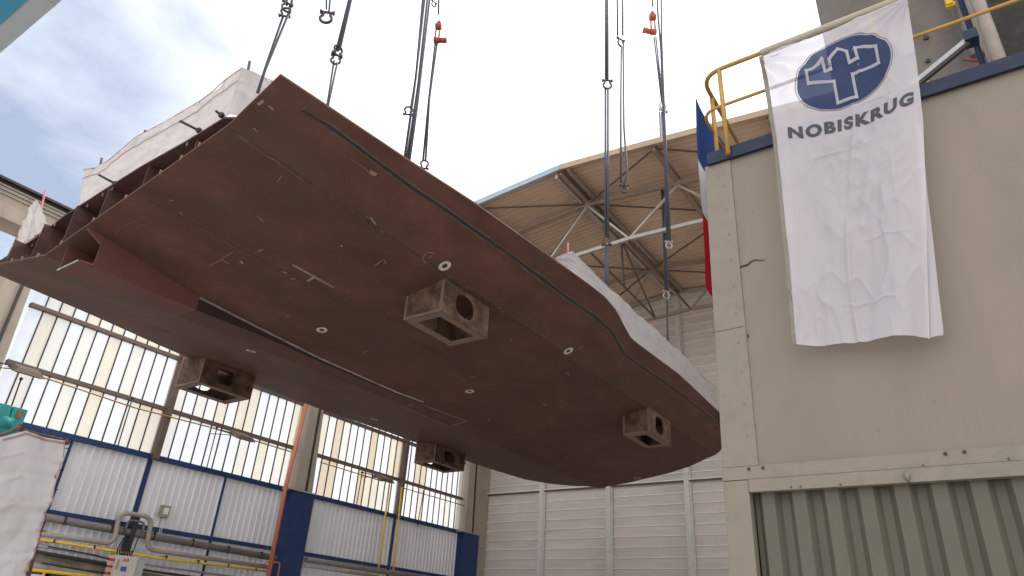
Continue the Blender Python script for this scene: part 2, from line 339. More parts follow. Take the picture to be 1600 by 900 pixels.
# ================================================================== END ROOF
roof = thing('hall_roof', (-8, 22.8, 16), 'curved steel roof with tan ribbed underside over the far end of the hall', 'roof')
YR = 17.25
RP = [(-21.5, 14.6), (-17.8, 15.9), (-14.32, 16.63), (-10.55, 16.94), (-7.32, 16.66), (-3.24, 16.25), (2, 15.6), (8, 14.9)]
def rz(x): return interp(RP, x)
b = MB(); ny = 44
for (xa, za), (xb, zb) in zip(RP, RP[1:]):
    pr = []
    for i in range(ny):
        y = YR + i * .25; pr += [(y, 0), (y + .15, 0), (y + .175, .045), (y + .225, .045)]
    pr.append((YR + ny * .25, 0)); k = len(pr)
    b.add([(xa, y, za + .02 + d) for y, d in pr] + [(xb, y, zb + .02 + d) for y, d in pr], [(i, i + 1, k + i + 1, k + i) for i in range(k - 1)])
b.build('ribbed_sheet', ROOFS, roof)
b = MB()
for (xa, za), (xb, zb) in zip(RP, RP[1:]): b.beam((xa, YR + 5.5, za + .13), (xb, YR + 5.5, zb + .13), 11.1, .05)
b.build('roof_covering', GALV, roof)
b = MB()
for i, ((xa, za), (xb, zb)) in enumerate(zip(RP, RP[1:])):
    b.mi = 0 if xb < -10 else 1
    b.beam((xa, YR - .06, za + .02), (xb, YR - .06, zb + .02), .1, .22)
b.build('edge_trim', [mat('blue_grey_trim', (.36, .46, .52), .5), mat('tan_trim', (.46, .35, .25), .6)], roof)
for x in (-17.8, -14.32, -10.55, -6.95, -3.24, 1.0):   # purlins running away along Y
    b = MB(); zc = rz(x) - .14; b.ibeam((x, YR, zc), (x, YE - .1, zc), .16, .24, .02); b.ibeam((x + .32, YR, zc + .02), (x + .32, YE - .1, zc + .02), .10, .18, .02) if x == -10.55 else None
    b.build('purlin', STEEL_R, roof)
def ztr(px, py): # meet roof underside
    best = None
    for i in range(200):
        y = 17.3 + i * .055; p = onY(px, py, y)
        d = abs(p.z - (rz(p.x) - .25))
        if best is None or d < best[0]: best = (d, p)
    return best[1]
for q, (y, zb0) in enumerate(((19.3, 14.45), (25.2, 14.2))):
    t = MB()
    for (xa, za), (xb, zb) in zip(RP[1:], RP[2:]): t.beam((xa, y, za - .30), (xb, y, zb - .30), .13, .20)
    to = t.build('truss', STEEL_R, roof)
    l = MB(); l.beam((-12.4, y, zb0 - .05), (-8.85, y, zb0 + .12), .13, .13); l.beam((-8.85, y, zb0 + .12), (-5.1, y, zb0), .13, .13); l.beam((-5.1, y, zb0), (6, y, zb0 - .9), .13, .13); l.beam((-12.4, y, zb0 - .05), (-19.5, y, zb0 - .5), .13, .13)
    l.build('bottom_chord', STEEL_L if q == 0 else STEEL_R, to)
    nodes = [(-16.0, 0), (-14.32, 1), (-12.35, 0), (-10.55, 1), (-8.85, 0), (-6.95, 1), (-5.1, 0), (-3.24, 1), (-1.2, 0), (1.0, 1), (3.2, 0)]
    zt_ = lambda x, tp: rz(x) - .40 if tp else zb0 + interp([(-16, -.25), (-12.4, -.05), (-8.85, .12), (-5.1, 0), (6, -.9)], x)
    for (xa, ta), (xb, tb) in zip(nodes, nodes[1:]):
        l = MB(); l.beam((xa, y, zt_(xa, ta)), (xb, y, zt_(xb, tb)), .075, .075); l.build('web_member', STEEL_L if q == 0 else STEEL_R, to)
b = MB(); 
for (xa, za), (xb, zb) in zip(RP, RP[1:]): b.beam((xa, 28.15, za - .12), (xb, 28.15, zb - .12), .12, .16)
b.build('eave_beam', STEEL_L, roof)
BR = [((-10.55, 19.3), (-14.32, 17.35)), ((-10.55, 19.3), (-6.95, 17.35)), ((-10.55, 19.3), (-5.6, 22.3)), ((-10.55, 19.3), (-14.3, 22.3)), ((-3.24, 19.3), (-6.95, 17.35)), ((-10.55, 25.2), (-14.32, 22.3)), ((-10.55, 25.2), (-6.0, 22.3)), ((-10.55, 25.2), (-5.5, 28.0)), ((-10.55, 25.2), (-15.0, 28.0)), ((-17.8, 19.3), (-14.32, 17.35))]
for (p_, q_) in BR:
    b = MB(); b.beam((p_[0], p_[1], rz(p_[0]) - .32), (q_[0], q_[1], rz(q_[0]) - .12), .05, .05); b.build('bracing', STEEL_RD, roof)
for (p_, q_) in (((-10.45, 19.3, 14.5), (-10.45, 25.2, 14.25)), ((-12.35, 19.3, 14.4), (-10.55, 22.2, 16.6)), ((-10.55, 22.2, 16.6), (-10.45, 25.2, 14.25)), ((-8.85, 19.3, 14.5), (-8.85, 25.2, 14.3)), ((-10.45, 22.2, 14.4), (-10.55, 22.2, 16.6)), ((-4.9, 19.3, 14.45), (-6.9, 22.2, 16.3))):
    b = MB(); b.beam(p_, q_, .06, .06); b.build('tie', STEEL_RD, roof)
b = MB(); b.beam((-10.75, 17.3, rz(-10.75) - .2), (-10.75, 28.1, rz(-10.75) - .2), .1, .2); b.build('purlin', STEEL_L, roof)

# ================================================================== HULL BLOCK
XC = -12.45
def hz(x, y=0):
    if x > -7.7: return 7.71 + .47 * (x + 7.7)
    if x > XC: return 6.95 + .16 * (x - XC)
    return 6.95 + .187 * (XC - x)
def onH(px, py):
    d = ray(px, py); a, c = .001, .2
    f_ = lambda t: (1.6 + d.z * t) - hz(d.x * t)
    # march
    t = 0.0; st = .0002
    while f_(t + st) < 0 and t < .06: t += st
    lo, hi = t, t + st
    for _ in range(30):
        m_ = (lo + hi) / 2
        if f_(m_) < 0: lo = m_
        else: hi = m_
    return EYE + d * lo
PORT = [(onH(*p).y, onH(*p).x) for p in [(3, 432), (150, 495), (250, 540), (290, 557), (395, 600)]] + [(14, -17.35), (17, -17.0), (19, -17.05), (21.0, -17.0), (22.3, -16.8), (24.2, -16.2)]
PORT = [(3.0, PORT[0][1] + .25)] + PORT
STAR = []
for p in [(437, 117), (520, 172), (640, 252), (745, 320), (860, 402), (925, 449), (945, 465), (962, 485), (985, 528), (995, 537), (1060, 585), (1120, 640)]:
    q = onH(*p); STAR.append((q.y, q.x))
STAR.append((24.2, -6.6))
YEND = [(-17.6, 21.0), (-17.2, 21.8)] + sorted([(p_.x, p_.y) for p_ in [onH(*q_) for q_ in ((762, 735), (795, 745), (830, 751), (860, 756), (890, 759), (920, 760), (955, 759), (980, 755), (1000, 750), (1025, 744), (1050, 738), (1080, 728), (1105, 716), (1125, 705))]]) + [(-6.4, 21.9)]
NJ = 90
def hullpt(s, t):   # s in 0..3: port edge > keel > bilge seam > sheer ; t along the length
    y0 = 3.75 + t * 20.3
    xl = interp(PORT, y0); xr = interp(STAR, y0)
    if s <= 1: x = lerp(xl, XC, s)
    elif s <= 2: x = lerp(XC, -7.7, s - 1)
    else: x = lerp(-7.7, xr, s - 2)
    y = 3.75 + t * (interp(YEND, x) - 3.75) if t > .0 else 3.75
    # keep stations true until the last quarter
    k = min(1, max(0, (t - .7) / .3)); y = lerp(y0, y, 1 if t * 20.3 + 3.75 > interp(YEND, x) else k)
    y = min(y, interp(YEND, x))
    return Vector((x, y, hz(x)))
hull = thing('ship_hull_block', (XC, 13.8, 6.67), 'huge red-brown primed ship bottom section hanging over the dock on slings', 'ship hull')
SS = [i / 10 for i in range(11)] + [1 + i / 12 for i in range(1, 13)] + [2 + i / 6 for i in range(1, 7)]
b = MB(); k = len(SS)
TT = [i / NJ for i in range(NJ + 1)]
ring = [[hullpt(s, t) for s in SS] for t in TT]
vv = [p for r in ring for p in r]; up = [p + Vector((0, 0, .03)) for p in vv]
n1 = len(vv)
fs = [(j * k + i, j * k + i + 1, (j + 1) * k + i + 1, (j + 1) * k + i) for j in range(NJ) for i in range(k - 1)]
edge = [i for i in range(k)] + [j * k + k - 1 for j in range(1, NJ + 1)] + [NJ * k + i for i in range(k - 2, -1, -1)] + [j * k for j in range(NJ - 1, 0, -1)]
b.add(vv + up, [f[::-1] for f in fs] + [tuple(n1 + i for i in f) for f in fs] + [(edge[i], edge[(i + 1) % len(edge)], n1 + edge[(i + 1) % len(edge)], n1 + edge[i]) for i in range(len(edge))])
# welds, scuffs and ground rings lie on the plating, in the same mesh
def ribbon(pts, wd, off, mi, jit=0, seed=0):
    b.mi = mi; P = []
    for (a, c) in zip(pts, pts[1:]):
        a, c = Vector(a[:2]), Vector(c[:2]); m_ = max(1, int((c - a).length / .12))
        P += [a.lerp(c, i / m_) for i in range(m_)]
    P.append(Vector(pts[-1][:2])); V = []; 
    for i, p in enumerate(P):
        d = (P[min(i + 1, len(P) - 1)] - P[max(i - 1, 0)]).normalized(); nn = Vector((-d.y, d.x))
        ww = wd * (1 + jit * noise.noise(Vector((p.x * 5, p.y * 3, seed)))); p = p + nn * jit * .3 * wd * noise.noise(Vector((p.y * 2, seed, p.x)))
        for sg in (-1, 1):
            q = p + nn * sg * ww / 2; V.append((q.x, q.y, hz(q.x) - off))
    b.add(V, [(2 * i, 2 * i + 1, 2 * i + 3, 2 * i + 2) for i in range(len(P) - 1)]); b.mi = 0
H = lambda *p: [onH(*q) for q in p]
ribbon([(-7.72, 3.8), (-7.72, 23.0)], .035, .005, 1, 1.2, 3)
gp = H((472, 172), (500, 188), (515, 197), (545, 219), (570, 238), (640, 290), (700, 330), (760, 372), (800, 400), (880, 460), (930, 495), (955, 517), (966, 536), (973, 550), (985, 560), (1010, 578), (1060, 612), (1120, 660), (1150, 683))
ribbon(gp[1:], .10, .005, 3, .6, 1); ribbon(gp[1:], .052, .009, 2, .5, 1); ribbon(gp[:2], .022, .009, 2, .5, 1)
ribbon(H((472, 172), (487, 155)), .012, .006, 3)
ribbon([(-7.75, 3.9), (-7.75, 5.2)], .02, .008, 3, .5)
for x, ya, yb in ((-9.9, 3.8, 23.5), (-15.0, 3.9, 23.2)): ribbon([(x, ya), (x, yb)], .02, .004, 1, 1, x)
for y in (7.25, 11.4, 15.6, 19.9): ribbon([(XC + .6, y), (-7.8, y)], .010, .004, 1, 1, y); ribbon([(-7.65, y), (-6.6, y)], .009, .004, 1, 1, y); ribbon([(-16, y), (XC - .2, y)], .010, .004, 1, 1, y)
# T-shaped scuff, chalk rectangle, port line
ribbon(H((457, 413), (522, 449)), .055, .006, 4, .5); ribbon(H((490, 433), (480, 439)), .05, .007, 4, .5)
ribbon(H((230, 506), (291, 531)), .03, .006, 3, .6); ribbon(H((275, 521), (268, 517)), .03, .008, 4)
rc = H((651, 629), (730, 658), (700, 665), (626, 635)); ribbon(rc + rc[:1], .035, .006, 4, .7)
ribbon(H((260, 312), (275, 322), (370, 388)), .012, .007, 3, 1)
ribbon(H((178, 372), (186, 356), (208, 346), (228, 338)), .014, .006, 3, .8); ribbon(H((182, 380), (196, 362), (238, 346)), .012, .006, 3, .8)
ribbon(H((340, 412), (352, 398), (362, 394)), .014, .006, 3, .8); ribbon(H((328, 414), (345, 406), (364, 393)), .012, .0065, 4, .8)
ribbon(H((346, 405), (358, 412)), .014, .0062, 4, .8); ribbon(H((585, 415), (600, 405), (603, 412)), .02, .006, 4)
ribbon(H((665, 412), (660, 402), (668, 393), (678, 396)), .014, .006, 4)
ribbon(H((545, 246), (556, 254), (570, 262), (593, 287)), .02, .006, 3, 1.4); ribbon(H((577, 268), (588, 273)), .045, .006, 4, 1.5)
for (x, y) in ((262, 312), (280, 330), (420, 165), (403, 163), (398, 395), (404, 392), (440, 424), (455, 436), (375, 408), (396, 200)):
    q = onH(x, y); a = random.random() * 3; ribbon([q, q + Vector((math.cos(a), math.sin(a), 0)) * .09], random.uniform(.02, .04), .0065, 4, 1.8, x)
rr_ = random.Random(11)
for i in range(115):
    x = rr_.uniform(-16.6, -6.9); y = rr_.uniform(4.2, 22.5); a = rr_.choice([0, 1.57, .7, 2.3]) + rr_.uniform(-.3, .3); L = rr_.uniform(.03, .2)
    if rr_.random() < .12: L *= 2.2
    if abs(x - XC) < .8: continue
    ribbon([(x, y), (x + math.cos(a) * L, y + math.sin(a) * L)], rr_.uniform(.008, .028), .0068, rr_.choice([3, 4, 4, 1]), 1.2, i)
for i in range(60):   # little specks along the bilge seam
    y = rr_.uniform(6, 22); x = -7.72 + rr_.gauss(0, .12); ribbon([(x, y), (x + rr_.uniform(-.05, .05), y + .05)], rr_.uniform(.02, .05), .0075, rr_.choice([1, 1, 3]), 1, i)
def ringmark(px, py, ro=.115, ri=.052):
    c = onH(px, py); n_ = 28; V = []
    for i in range(n_):
        a = 2 * math.pi * i / n_; jr = 1 + .06 * noise.noise(Vector((math.cos(a) * 2, math.sin(a) * 2, px)))
        for r in (ri, ro * jr): x = c.x + math.cos(a) * r; V.append((x, c.y + math.sin(a) * r, hz(x) - .0085))
    b.mi = 5; b.add(V, [(2 * i, 2 * i + 1, (2 * i + 3) % (2 * n_), (2 * i + 2) % (2 * n_)) for i in range(n_)])
    b.mi = 2; b.add([(c.x + math.cos(a) * .022, c.y + math.sin(a) * .022, hz(c.x) - .012) for a in [i * math.pi / 4 for i in range(8)]], [tuple(range(8))]); b.mi = 0
for p in ((695, 415), (503, 515), (888, 548), (734, 611), (392, 548), (585, 655)): ringmark(*p)
ringmark(996, 747, .12, .09)
b.build('shell_plating', [PRIMER, WELD, GROOVE, CHALK, MARK, RINGW], hull)
# keel trunk below the centreline
tr = MB()
TL_ = [(3.84, -11.9), (5.1, -12.13), (6.7, -12.4), (8.2, -12.58), (12.95, -12.6)]
TRr = [(3.84, -11.18), (5.1, -11.49), (6.18, -11.72), (7.57, -11.84), (9.42, -11.97), (12, -11.98), (12.95, -11.9)]
TZ = [(3.84, 6.55), (5, 6.67), (6.2, 6.81), (7.9, 6.93), (10, 6.965), (12.95, 6.99)]
T0, NB = 3.84, 4.07; th = .025
ys = [3.84, 4.07, 4.5, 5.1, 6.18, 6.7, 7.57, 8.2, 9.42, 10.6, 12, 12.95]
for ya, yb in zip(ys, ys[1:]):
    tr.mi = 0 if yb < 6.3 else 1
    xa, xb = interp(TL_, ya), interp(TL_, yb)
    tr.prism([(xa, ya, interp(TZ, ya)), (xb, yb, interp(TZ, yb)), (xb, yb, hz(xb) + .004), (xa, ya, hz(xa) + .004)], (th, 0, 0))
    if ya >= NB:
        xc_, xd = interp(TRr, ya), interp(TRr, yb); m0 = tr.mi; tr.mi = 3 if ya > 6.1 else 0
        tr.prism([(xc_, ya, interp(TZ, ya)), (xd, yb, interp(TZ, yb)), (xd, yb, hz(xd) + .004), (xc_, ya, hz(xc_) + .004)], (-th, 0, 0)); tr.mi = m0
    xc_, xd = interp(TRr, ya) - th, interp(TRr, yb) - th
    tr.prism([(xa + th, ya, interp(TZ, ya)), (xc_, ya, interp(TZ, ya)), (xd, yb, interp(TZ, yb)), (xb + th, yb, interp(TZ, yb))], (0, 0, th))
tr.mi = 0
tr.prism([(-11.21, 3.78, 7.12), (-11.22, NB, 6.96), (-11.22, NB, 7.14), (-11.20, 3.78, 7.15)], (-th, 0, 0))
tr.prism([(-11.9, 4.45, 6.62), (-11.36, 4.45, 6.62), (-11.36, 4.45, hz(-11.36)), (-11.9, 4.45, hz(-11.9))], (0, th, 0))
tr.prism([(-11.20, 3.86, 6.552), (-11.20, NB, 6.575), (-11.20, NB, 6.61), (-11.20, 3.86, 6.587)], (-th, 0, 0))
tr.mi = 2
P_ = H((312, 465), (400, 510), (500, 560), (620, 613), (655, 625))
P_ = [(interp(TRr, y) + .012, y, hz(interp(TRr, y)) - .012) for y in (6.18, 7.57, 9.42, 10.6, 12, 12.9)]
for a, c in zip(P_, P_[1:]): tr.beam(a, c, .04, .03)
tr.beam((-11.9, 3.828, 6.562), (-11.22, 3.828, 6.562), .016, .022)
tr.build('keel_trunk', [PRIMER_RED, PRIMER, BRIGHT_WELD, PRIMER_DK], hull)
# inner bottom plate and girders seen at the open end
te = [onZ(px, py, 7.98) for px, py in ((0, 408), (56, 372), (100, 338), (160, 299), (222, 260), (290, 222), (350, 185))]
b = MB(); top = [Vector((p.x, p.y, 7.98)) for p in te] + [Vector((-7.6, 4.0, 7.98))] + [Vector((-7.55, 22.6, 7.98)), Vector((-9, 23.7, 7.98)), Vector((-12, 23.6, 7.98)), Vector((-15, 23.5, 7.98)), Vector((-16.9, 21.8, 7.98)), Vector((-17.0, 14, 7.98)), Vector((-16.6, 9, 7.98)), Vector((-16.3, 7, 7.98)), Vector((-16.1, 5.5, 7.98))]
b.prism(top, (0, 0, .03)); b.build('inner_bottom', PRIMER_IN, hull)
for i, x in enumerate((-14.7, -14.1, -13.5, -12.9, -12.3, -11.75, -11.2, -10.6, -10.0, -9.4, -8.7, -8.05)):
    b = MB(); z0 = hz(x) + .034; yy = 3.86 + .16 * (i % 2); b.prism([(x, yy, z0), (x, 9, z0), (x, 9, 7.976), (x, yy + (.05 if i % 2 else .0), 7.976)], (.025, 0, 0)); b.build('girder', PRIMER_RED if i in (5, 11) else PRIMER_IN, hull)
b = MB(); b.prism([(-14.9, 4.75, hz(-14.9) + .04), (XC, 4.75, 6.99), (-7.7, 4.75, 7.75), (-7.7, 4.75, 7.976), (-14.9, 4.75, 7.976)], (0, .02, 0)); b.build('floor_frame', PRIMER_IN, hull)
b = MB()   # longitudinals on the shell inside
for i in range(16):
    x = -14.9 + i * .46
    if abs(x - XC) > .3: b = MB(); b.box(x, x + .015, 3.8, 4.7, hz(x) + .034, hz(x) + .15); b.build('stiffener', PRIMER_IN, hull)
b = MB()
for i, (px, py) in enumerate(((18, 413), (36, 406), (66, 390), (100, 375), (150, 340), (200, 305), (253, 270), (283, 254), (312, 232))):
    q = onY(px, py, 3.77); b.box(q.x - .006, q.x + .006, 3.735, 3.765, hz(q.x) + .0, hz(q.x) + .07); b.build('erection_tab', MARK, hull); b = MB()
for px, py in ((20, 398), (35, 390), (50, 384), (85, 352), (122, 328), (136, 322), (160, 305), (175, 296), (292, 226)):
    q = onZ(px, py, 7.93); b.box(q.x - .006, q.x + .006, q.y - .01, q.y + .01, 7.91, 7.976); b.build('erection_tab', MARK, hull); b = MB()
# bulwark stub: corner plate + raised side plate behind the sheer
b = MB()
SY = [4, 6, 8, 10, 12, 13, 14.2, 16, 18, 20, 22]
for a, c in zip(SY, SY[1:]):
    xa, xb = interp(STAR, a) - .25, interp(STAR, c) - .25; b.prism([(xa, a, hz(xa) + .034), (xb, c, hz(xb) + .034), (xb, c, hz(xb) - .0 + .04), (xa, a, hz(xa) + .04)], (.02, 0, 0))
b.build('edge_stiffener', PRIMER_IN, hull)
# support boxes
def holeplate(mb, o, ex, ez, W, z00, z01, z10, z11, th_, cu, cv, ru, rv):
    # plate in the plane (ex, up): bottom z00..z10, top z01..z11 ; hole centre cu,cv ; th_ vector
    n_ = 32; o = Vector(o); ex = Vector(ex); V = []
    def outer(a):
        dx, dz = math.cos(a), math.sin(a); best = 9e9
        if dx > 1e-6: best = min(best, (W - cu) / dx)
        if dx < -1e-6: best = min(best, -cu / dx)
        for _ in range(1):
            # top and bottom lines: z = z0 + (z1-z0) u/W
            for (za, zb, sg) in ((z01, z11, 1), (z00, z10, -1)):
                sl_ = (zb - za) / W; den = dz - sl_ * dx; num = za + sl_ * cu - cv
                if abs(den) > 1e-6 and num / den > 0: best = min(best, num / den)
        return cu + dx * best, cv + dz * best
    angs = [2 * math.pi * i / n_ for i in range(n_)]
    for (u, v) in ((0, z00), (W, z10), (W, z11), (0, z01)): angs.append(math.atan2(v - cv, u - cu) % (2 * math.pi))
    angs.sort(); k_ = len(angs)
    for a in angs:
        u, v = outer(a); V.append(o + ex * u + Vector((0, 0, v)))
    for a in angs:
        e = 2.6; ca, sa = math.cos(a), math.sin(a); rad = 1 / ((abs(ca) / ru) ** e + (abs(sa) / rv) ** e) ** (1 / e)
        V.append(o + ex * (cu + ca * rad) + Vector((0, 0, cv + sa * rad)))
    B = [v + Vector(th_) for v in V]; n2 = 2 * k_; f = []
    for i in range(k_):
        j = (i + 1) % k_; f += [(i, j, k_ + j, k_ + i), (n2 + i, n2 + k_ + i, n2 + k_ + j, n2 + j), (k_ + i, k_ + j, n2 + k_ + j, n2 + k_ + i), (i, n2 + i, n2 + j, j)]
    mb.add(V + B, f)
def support_box(x0, x1, y0, y1, zb, lab):
    t = .025; root = MB()
    root.prism([(x0 + .001, y0, zb), (x1, y0, zb), (x1, y0, hz(x1) + .01), (x0, y0, hz(x0) + .01)], (0, t, 0))
    rp_ = MB(); rp_.prism([(x0, y1 - t, zb), (x1, y1 - t, zb), (x1, y1 - t, hz(x1) + .01), (x0, y1 - t, hz(x0) + .01)], (0, t, 0))
    ro = root.build('support_box', BOXST, hull, bevel=.004); ro['label'] = lab; rp_.build('end_plate', BOXST, ro)
    for xx, dx in ((x1, -t), (x0, t)):
        s_ = MB(); zt = hz(xx) + .01; W = y1 - y0 - 2 * t - .002; h = zt - zb
        holeplate(s_, (xx, y0 + t + .001, 0), (0, 1, 0), 0, W, zb, zt, zb, zt, (dx, 0, 0), W * .46, zb + h * .52, .285, h * .33)
        s_.build('side_plate', BOXST, ro)
    fl = MB(); fw = .19; zz = zb - .0
    fl.box(x0 + t, x1 - t, y0 + t, y0 + fw, zz + .002, zz + .022); fl.box(x0 + t, x1 - t, y1 - fw, y1 - t, zz + .002, zz + .022)
    fl.box(x0 + t, x0 + fw, y0 + fw, y1 - fw, zz + .002, zz + .022); fl.box(x1 - fw, x1 - t, y0 + fw, y1 - fw, zz + .002, zz + .022)
    fl.build('bottom_flange', BOXST_E, ro)
    e = MB(); w_ = .06
    e.box(x1 - w_, x1 - .003, y0 - .008, y0 - .001, zb + .002, hz(x1) - .01); e.box(x0 + .003, x0 + w_, y0 - .008, y0 - .001, zb + .002, hz(x0) - .01)
    e.box(x0 + w_, x1 - w_, y0 - .008, y0 - .001, zb + .002, zb + w_)
    e.build('edge_strip', BOXST_E, ro)
support_box(-8.79, -7.83, 8.70, 10.16, 7.0, 'nearest and largest steel support box under the hull, with stained near face')
support_box(-8.46, -7.64, 17.68, 19.22, 7.0, 'small steel support box near the pointed far end of the hull')
support_box(-17.2, -16.12, 9.12, 10.66, 7.0, 'dark steel support box at the left hull edge in front of the strip windows')
support_box(-16.81, -15.86, 18.15, 19.82, 7.0, 'small dark steel support box at the left hull edge beside the far column')

# ================================================================== TARP SCREENS ON THE HULL
def cloth_sheet(fn, nu, nv, amp, seed, nrm, mb):
    nrm = Vector(nrm)
    def g_(u, v):
        p = Vector(fn(u, v)); a = noise.noise(Vector((u * 9, v * 2.5, seed))) + .5 * noise.noise(Vector((u * 22, v * 6, seed + 3))) + .35 * abs(noise.noise(Vector((u * 14 + v * 9, v * 4, seed + 7)))) + .5 * max(0, 1 - 2.4 * abs(noise.noise(Vector((u * 11 - v * 3, v * 3 + u * 4, seed + 11))))) ** 4
        return p + nrm * amp * a
    mb.smooth = True; mb.grid(g_, nu, nv); mb.smooth = False
def lineat(pts, u):
    pts = [Vector(p) for p in pts]; L = [0]
    for a, c in zip(pts, pts[1:]): L.append(L[-1] + (c - a).length)
    t = u * L[-1]
    for i in range(len(pts) - 1):
        if t <= L[i + 1] or i == len(pts) - 2: return pts[i].lerp(pts[i + 1], (t - L[i]) / max(1e-6, L[i + 1] - L[i]))
def screen(label, top, bot, poles, extra=(), nrm=(0, 1, 0), amp=.05, nu=90, polem=POLE, seam=True):
    allp = [Vector(p) for p in bot]; c = sum(allp, Vector()) / len(allp)
    t = thing('tarp_screen', (c.x, c.y, min(p.z for p in allp)), label, 'tarp screen', 'white tarp screens on scaffold rails around the hull')
    b = MB(); cloth_sheet(lambda u, v: lineat(top, u).lerp(lineat(bot, u), v), nu, 26, amp, top[0][0], nrm, b); b.build('tarp', TARP, t)
    b = MB(); n_ = Vector(nrm)
    if seam: b.tube([lineat(top, i / 60).lerp(lineat(bot, i / 60), .28) - n_ * (.012 + .0) + n_ * amp * (noise.noise(Vector((i / 60 * 9, .28 * 2.5, top[0][0]))) + .5 * noise.noise(Vector((i / 60 * 22, .28 * 6, top[0][0] + 3))) + .35 * abs(noise.noise(Vector((i / 60 * 14 + .28 * 9, .28 * 4, top[0][0] + 7))))) for i in range(61)], .007, 5)
    b.tube([lineat(top, i / 60) for i in range(61)], .008, 6)
    b.build('rope_edge', PINK, t)
    for a, c_ in poles:
        sh_ = n_ * .10 * (-1 if n_.x > .5 else 1)
        b = MB(); b.tube([a + sh_, c_ + sh_], .024, 8); b.build('pole', polem, t)
    for a, c_ in extra:
        b = MB(); b.tube([a, c_], .02, 8); q = Vector(c_); b.ball(q, .05); b.build('outrigger', STEEL_D, t)
    return t
Ya = 4.0
Tt = [onY(*p, Ya) for p in ((130, 265), (150, 262), (170, 250), (212, 214), (258, 190), (312, 158), (332, 143), (350, 126), (378, 106))]
Bt = [onY(*p, Ya) for p in ((124, 318), (150, 305), (175, 289), (210, 268), (255, 240), (300, 214), (325, 198), (345, 187), (356, 178))]
cz = Tt[-1].z; 
corner_t = Tt[-1]; corner_b = Bt[-1]
def vpole(px, py, y, h_up, down): q = onY(px, py, y); return (q + Vector((0, 0, down)), q + Vector((0, 0, h_up)))
screen('long white tarp screen stretched over the open near end of the hull', Tt, Bt,
       [(onY(382, 90, Ya), onY(378, 112, Ya)), (onY(356, 114, Ya), onY(350, 134, Ya)), (onY(219, 199, Ya), onY(212, 222, Ya)), (onY(151, 243, Ya), onY(146, 268, Ya))],
       [(onY(281, 189, 3.7), onY(311, 204, 3.95)), (onY(154, 273, 3.7), onY(180, 287, 3.95)), (onY(338, 174, 3.7), onY(346, 180, 3.95))], (0, 1, 0), .035)
# return of the screen round the starboard corner
q1 = onX(436, 148, corner_t.x + .1)
screen('short white tarp end closing the corner beside the raised brown bow plate', [corner_t, corner_t + Vector((.42, .62, -.12)), corner_t + Vector((.8, 1.4, -.35))], [corner_b, corner_b + Vector((.5, .35, -.12)), corner_b + Vector((.95, 1.2, -.2))], [], nrm=(1, -.5, 0), amp=.05, nu=30)
# small one at far left
T2 = [onY(*p, 4.6) for p in ((57, 312), (52, 316), (36, 345), (24, 378))]
q = [onY(*p, 4.6) for p in ((75, 352), (62, 364), (40, 376), (20, 388))]
screen('small torn white tarp on a pink pole at the far left hull corner', T2, q, [(onY(64, 295, 4.6), onY(45, 372, 4.6))], amp=.05, nu=20, polem=POLEP, seam=False)
# starboard one, above the sheer
XS = -7.1
T3 = [onX(*p, XS) for p in ((866, 404), (892, 393), (925, 425), (968, 464), (1003, 497), (1040, 530), (1070, 557), (1100, 590), (1128, 612))]
B3 = [onX(*p, XS) for p in ((868, 412), (905, 440), (935, 462), (968, 500), (980, 530), (1020, 562), (1055, 592), (1090, 622), (1128, 655))]
screen('long white tarp screen along the far right hull edge under the roof', T3, B3,
       [(onX(893, 378, XS), onX(893, 425, XS)), (onX(971, 460, XS), onX(968, 490, XS)), (onX(1027, 505, XS), onX(1022, 545, XS)), (onX(1071, 548, XS), onX(1070, 590, XS))], nrm=(1, 0, 0), amp=.075, nu=160, polem=POLEP)

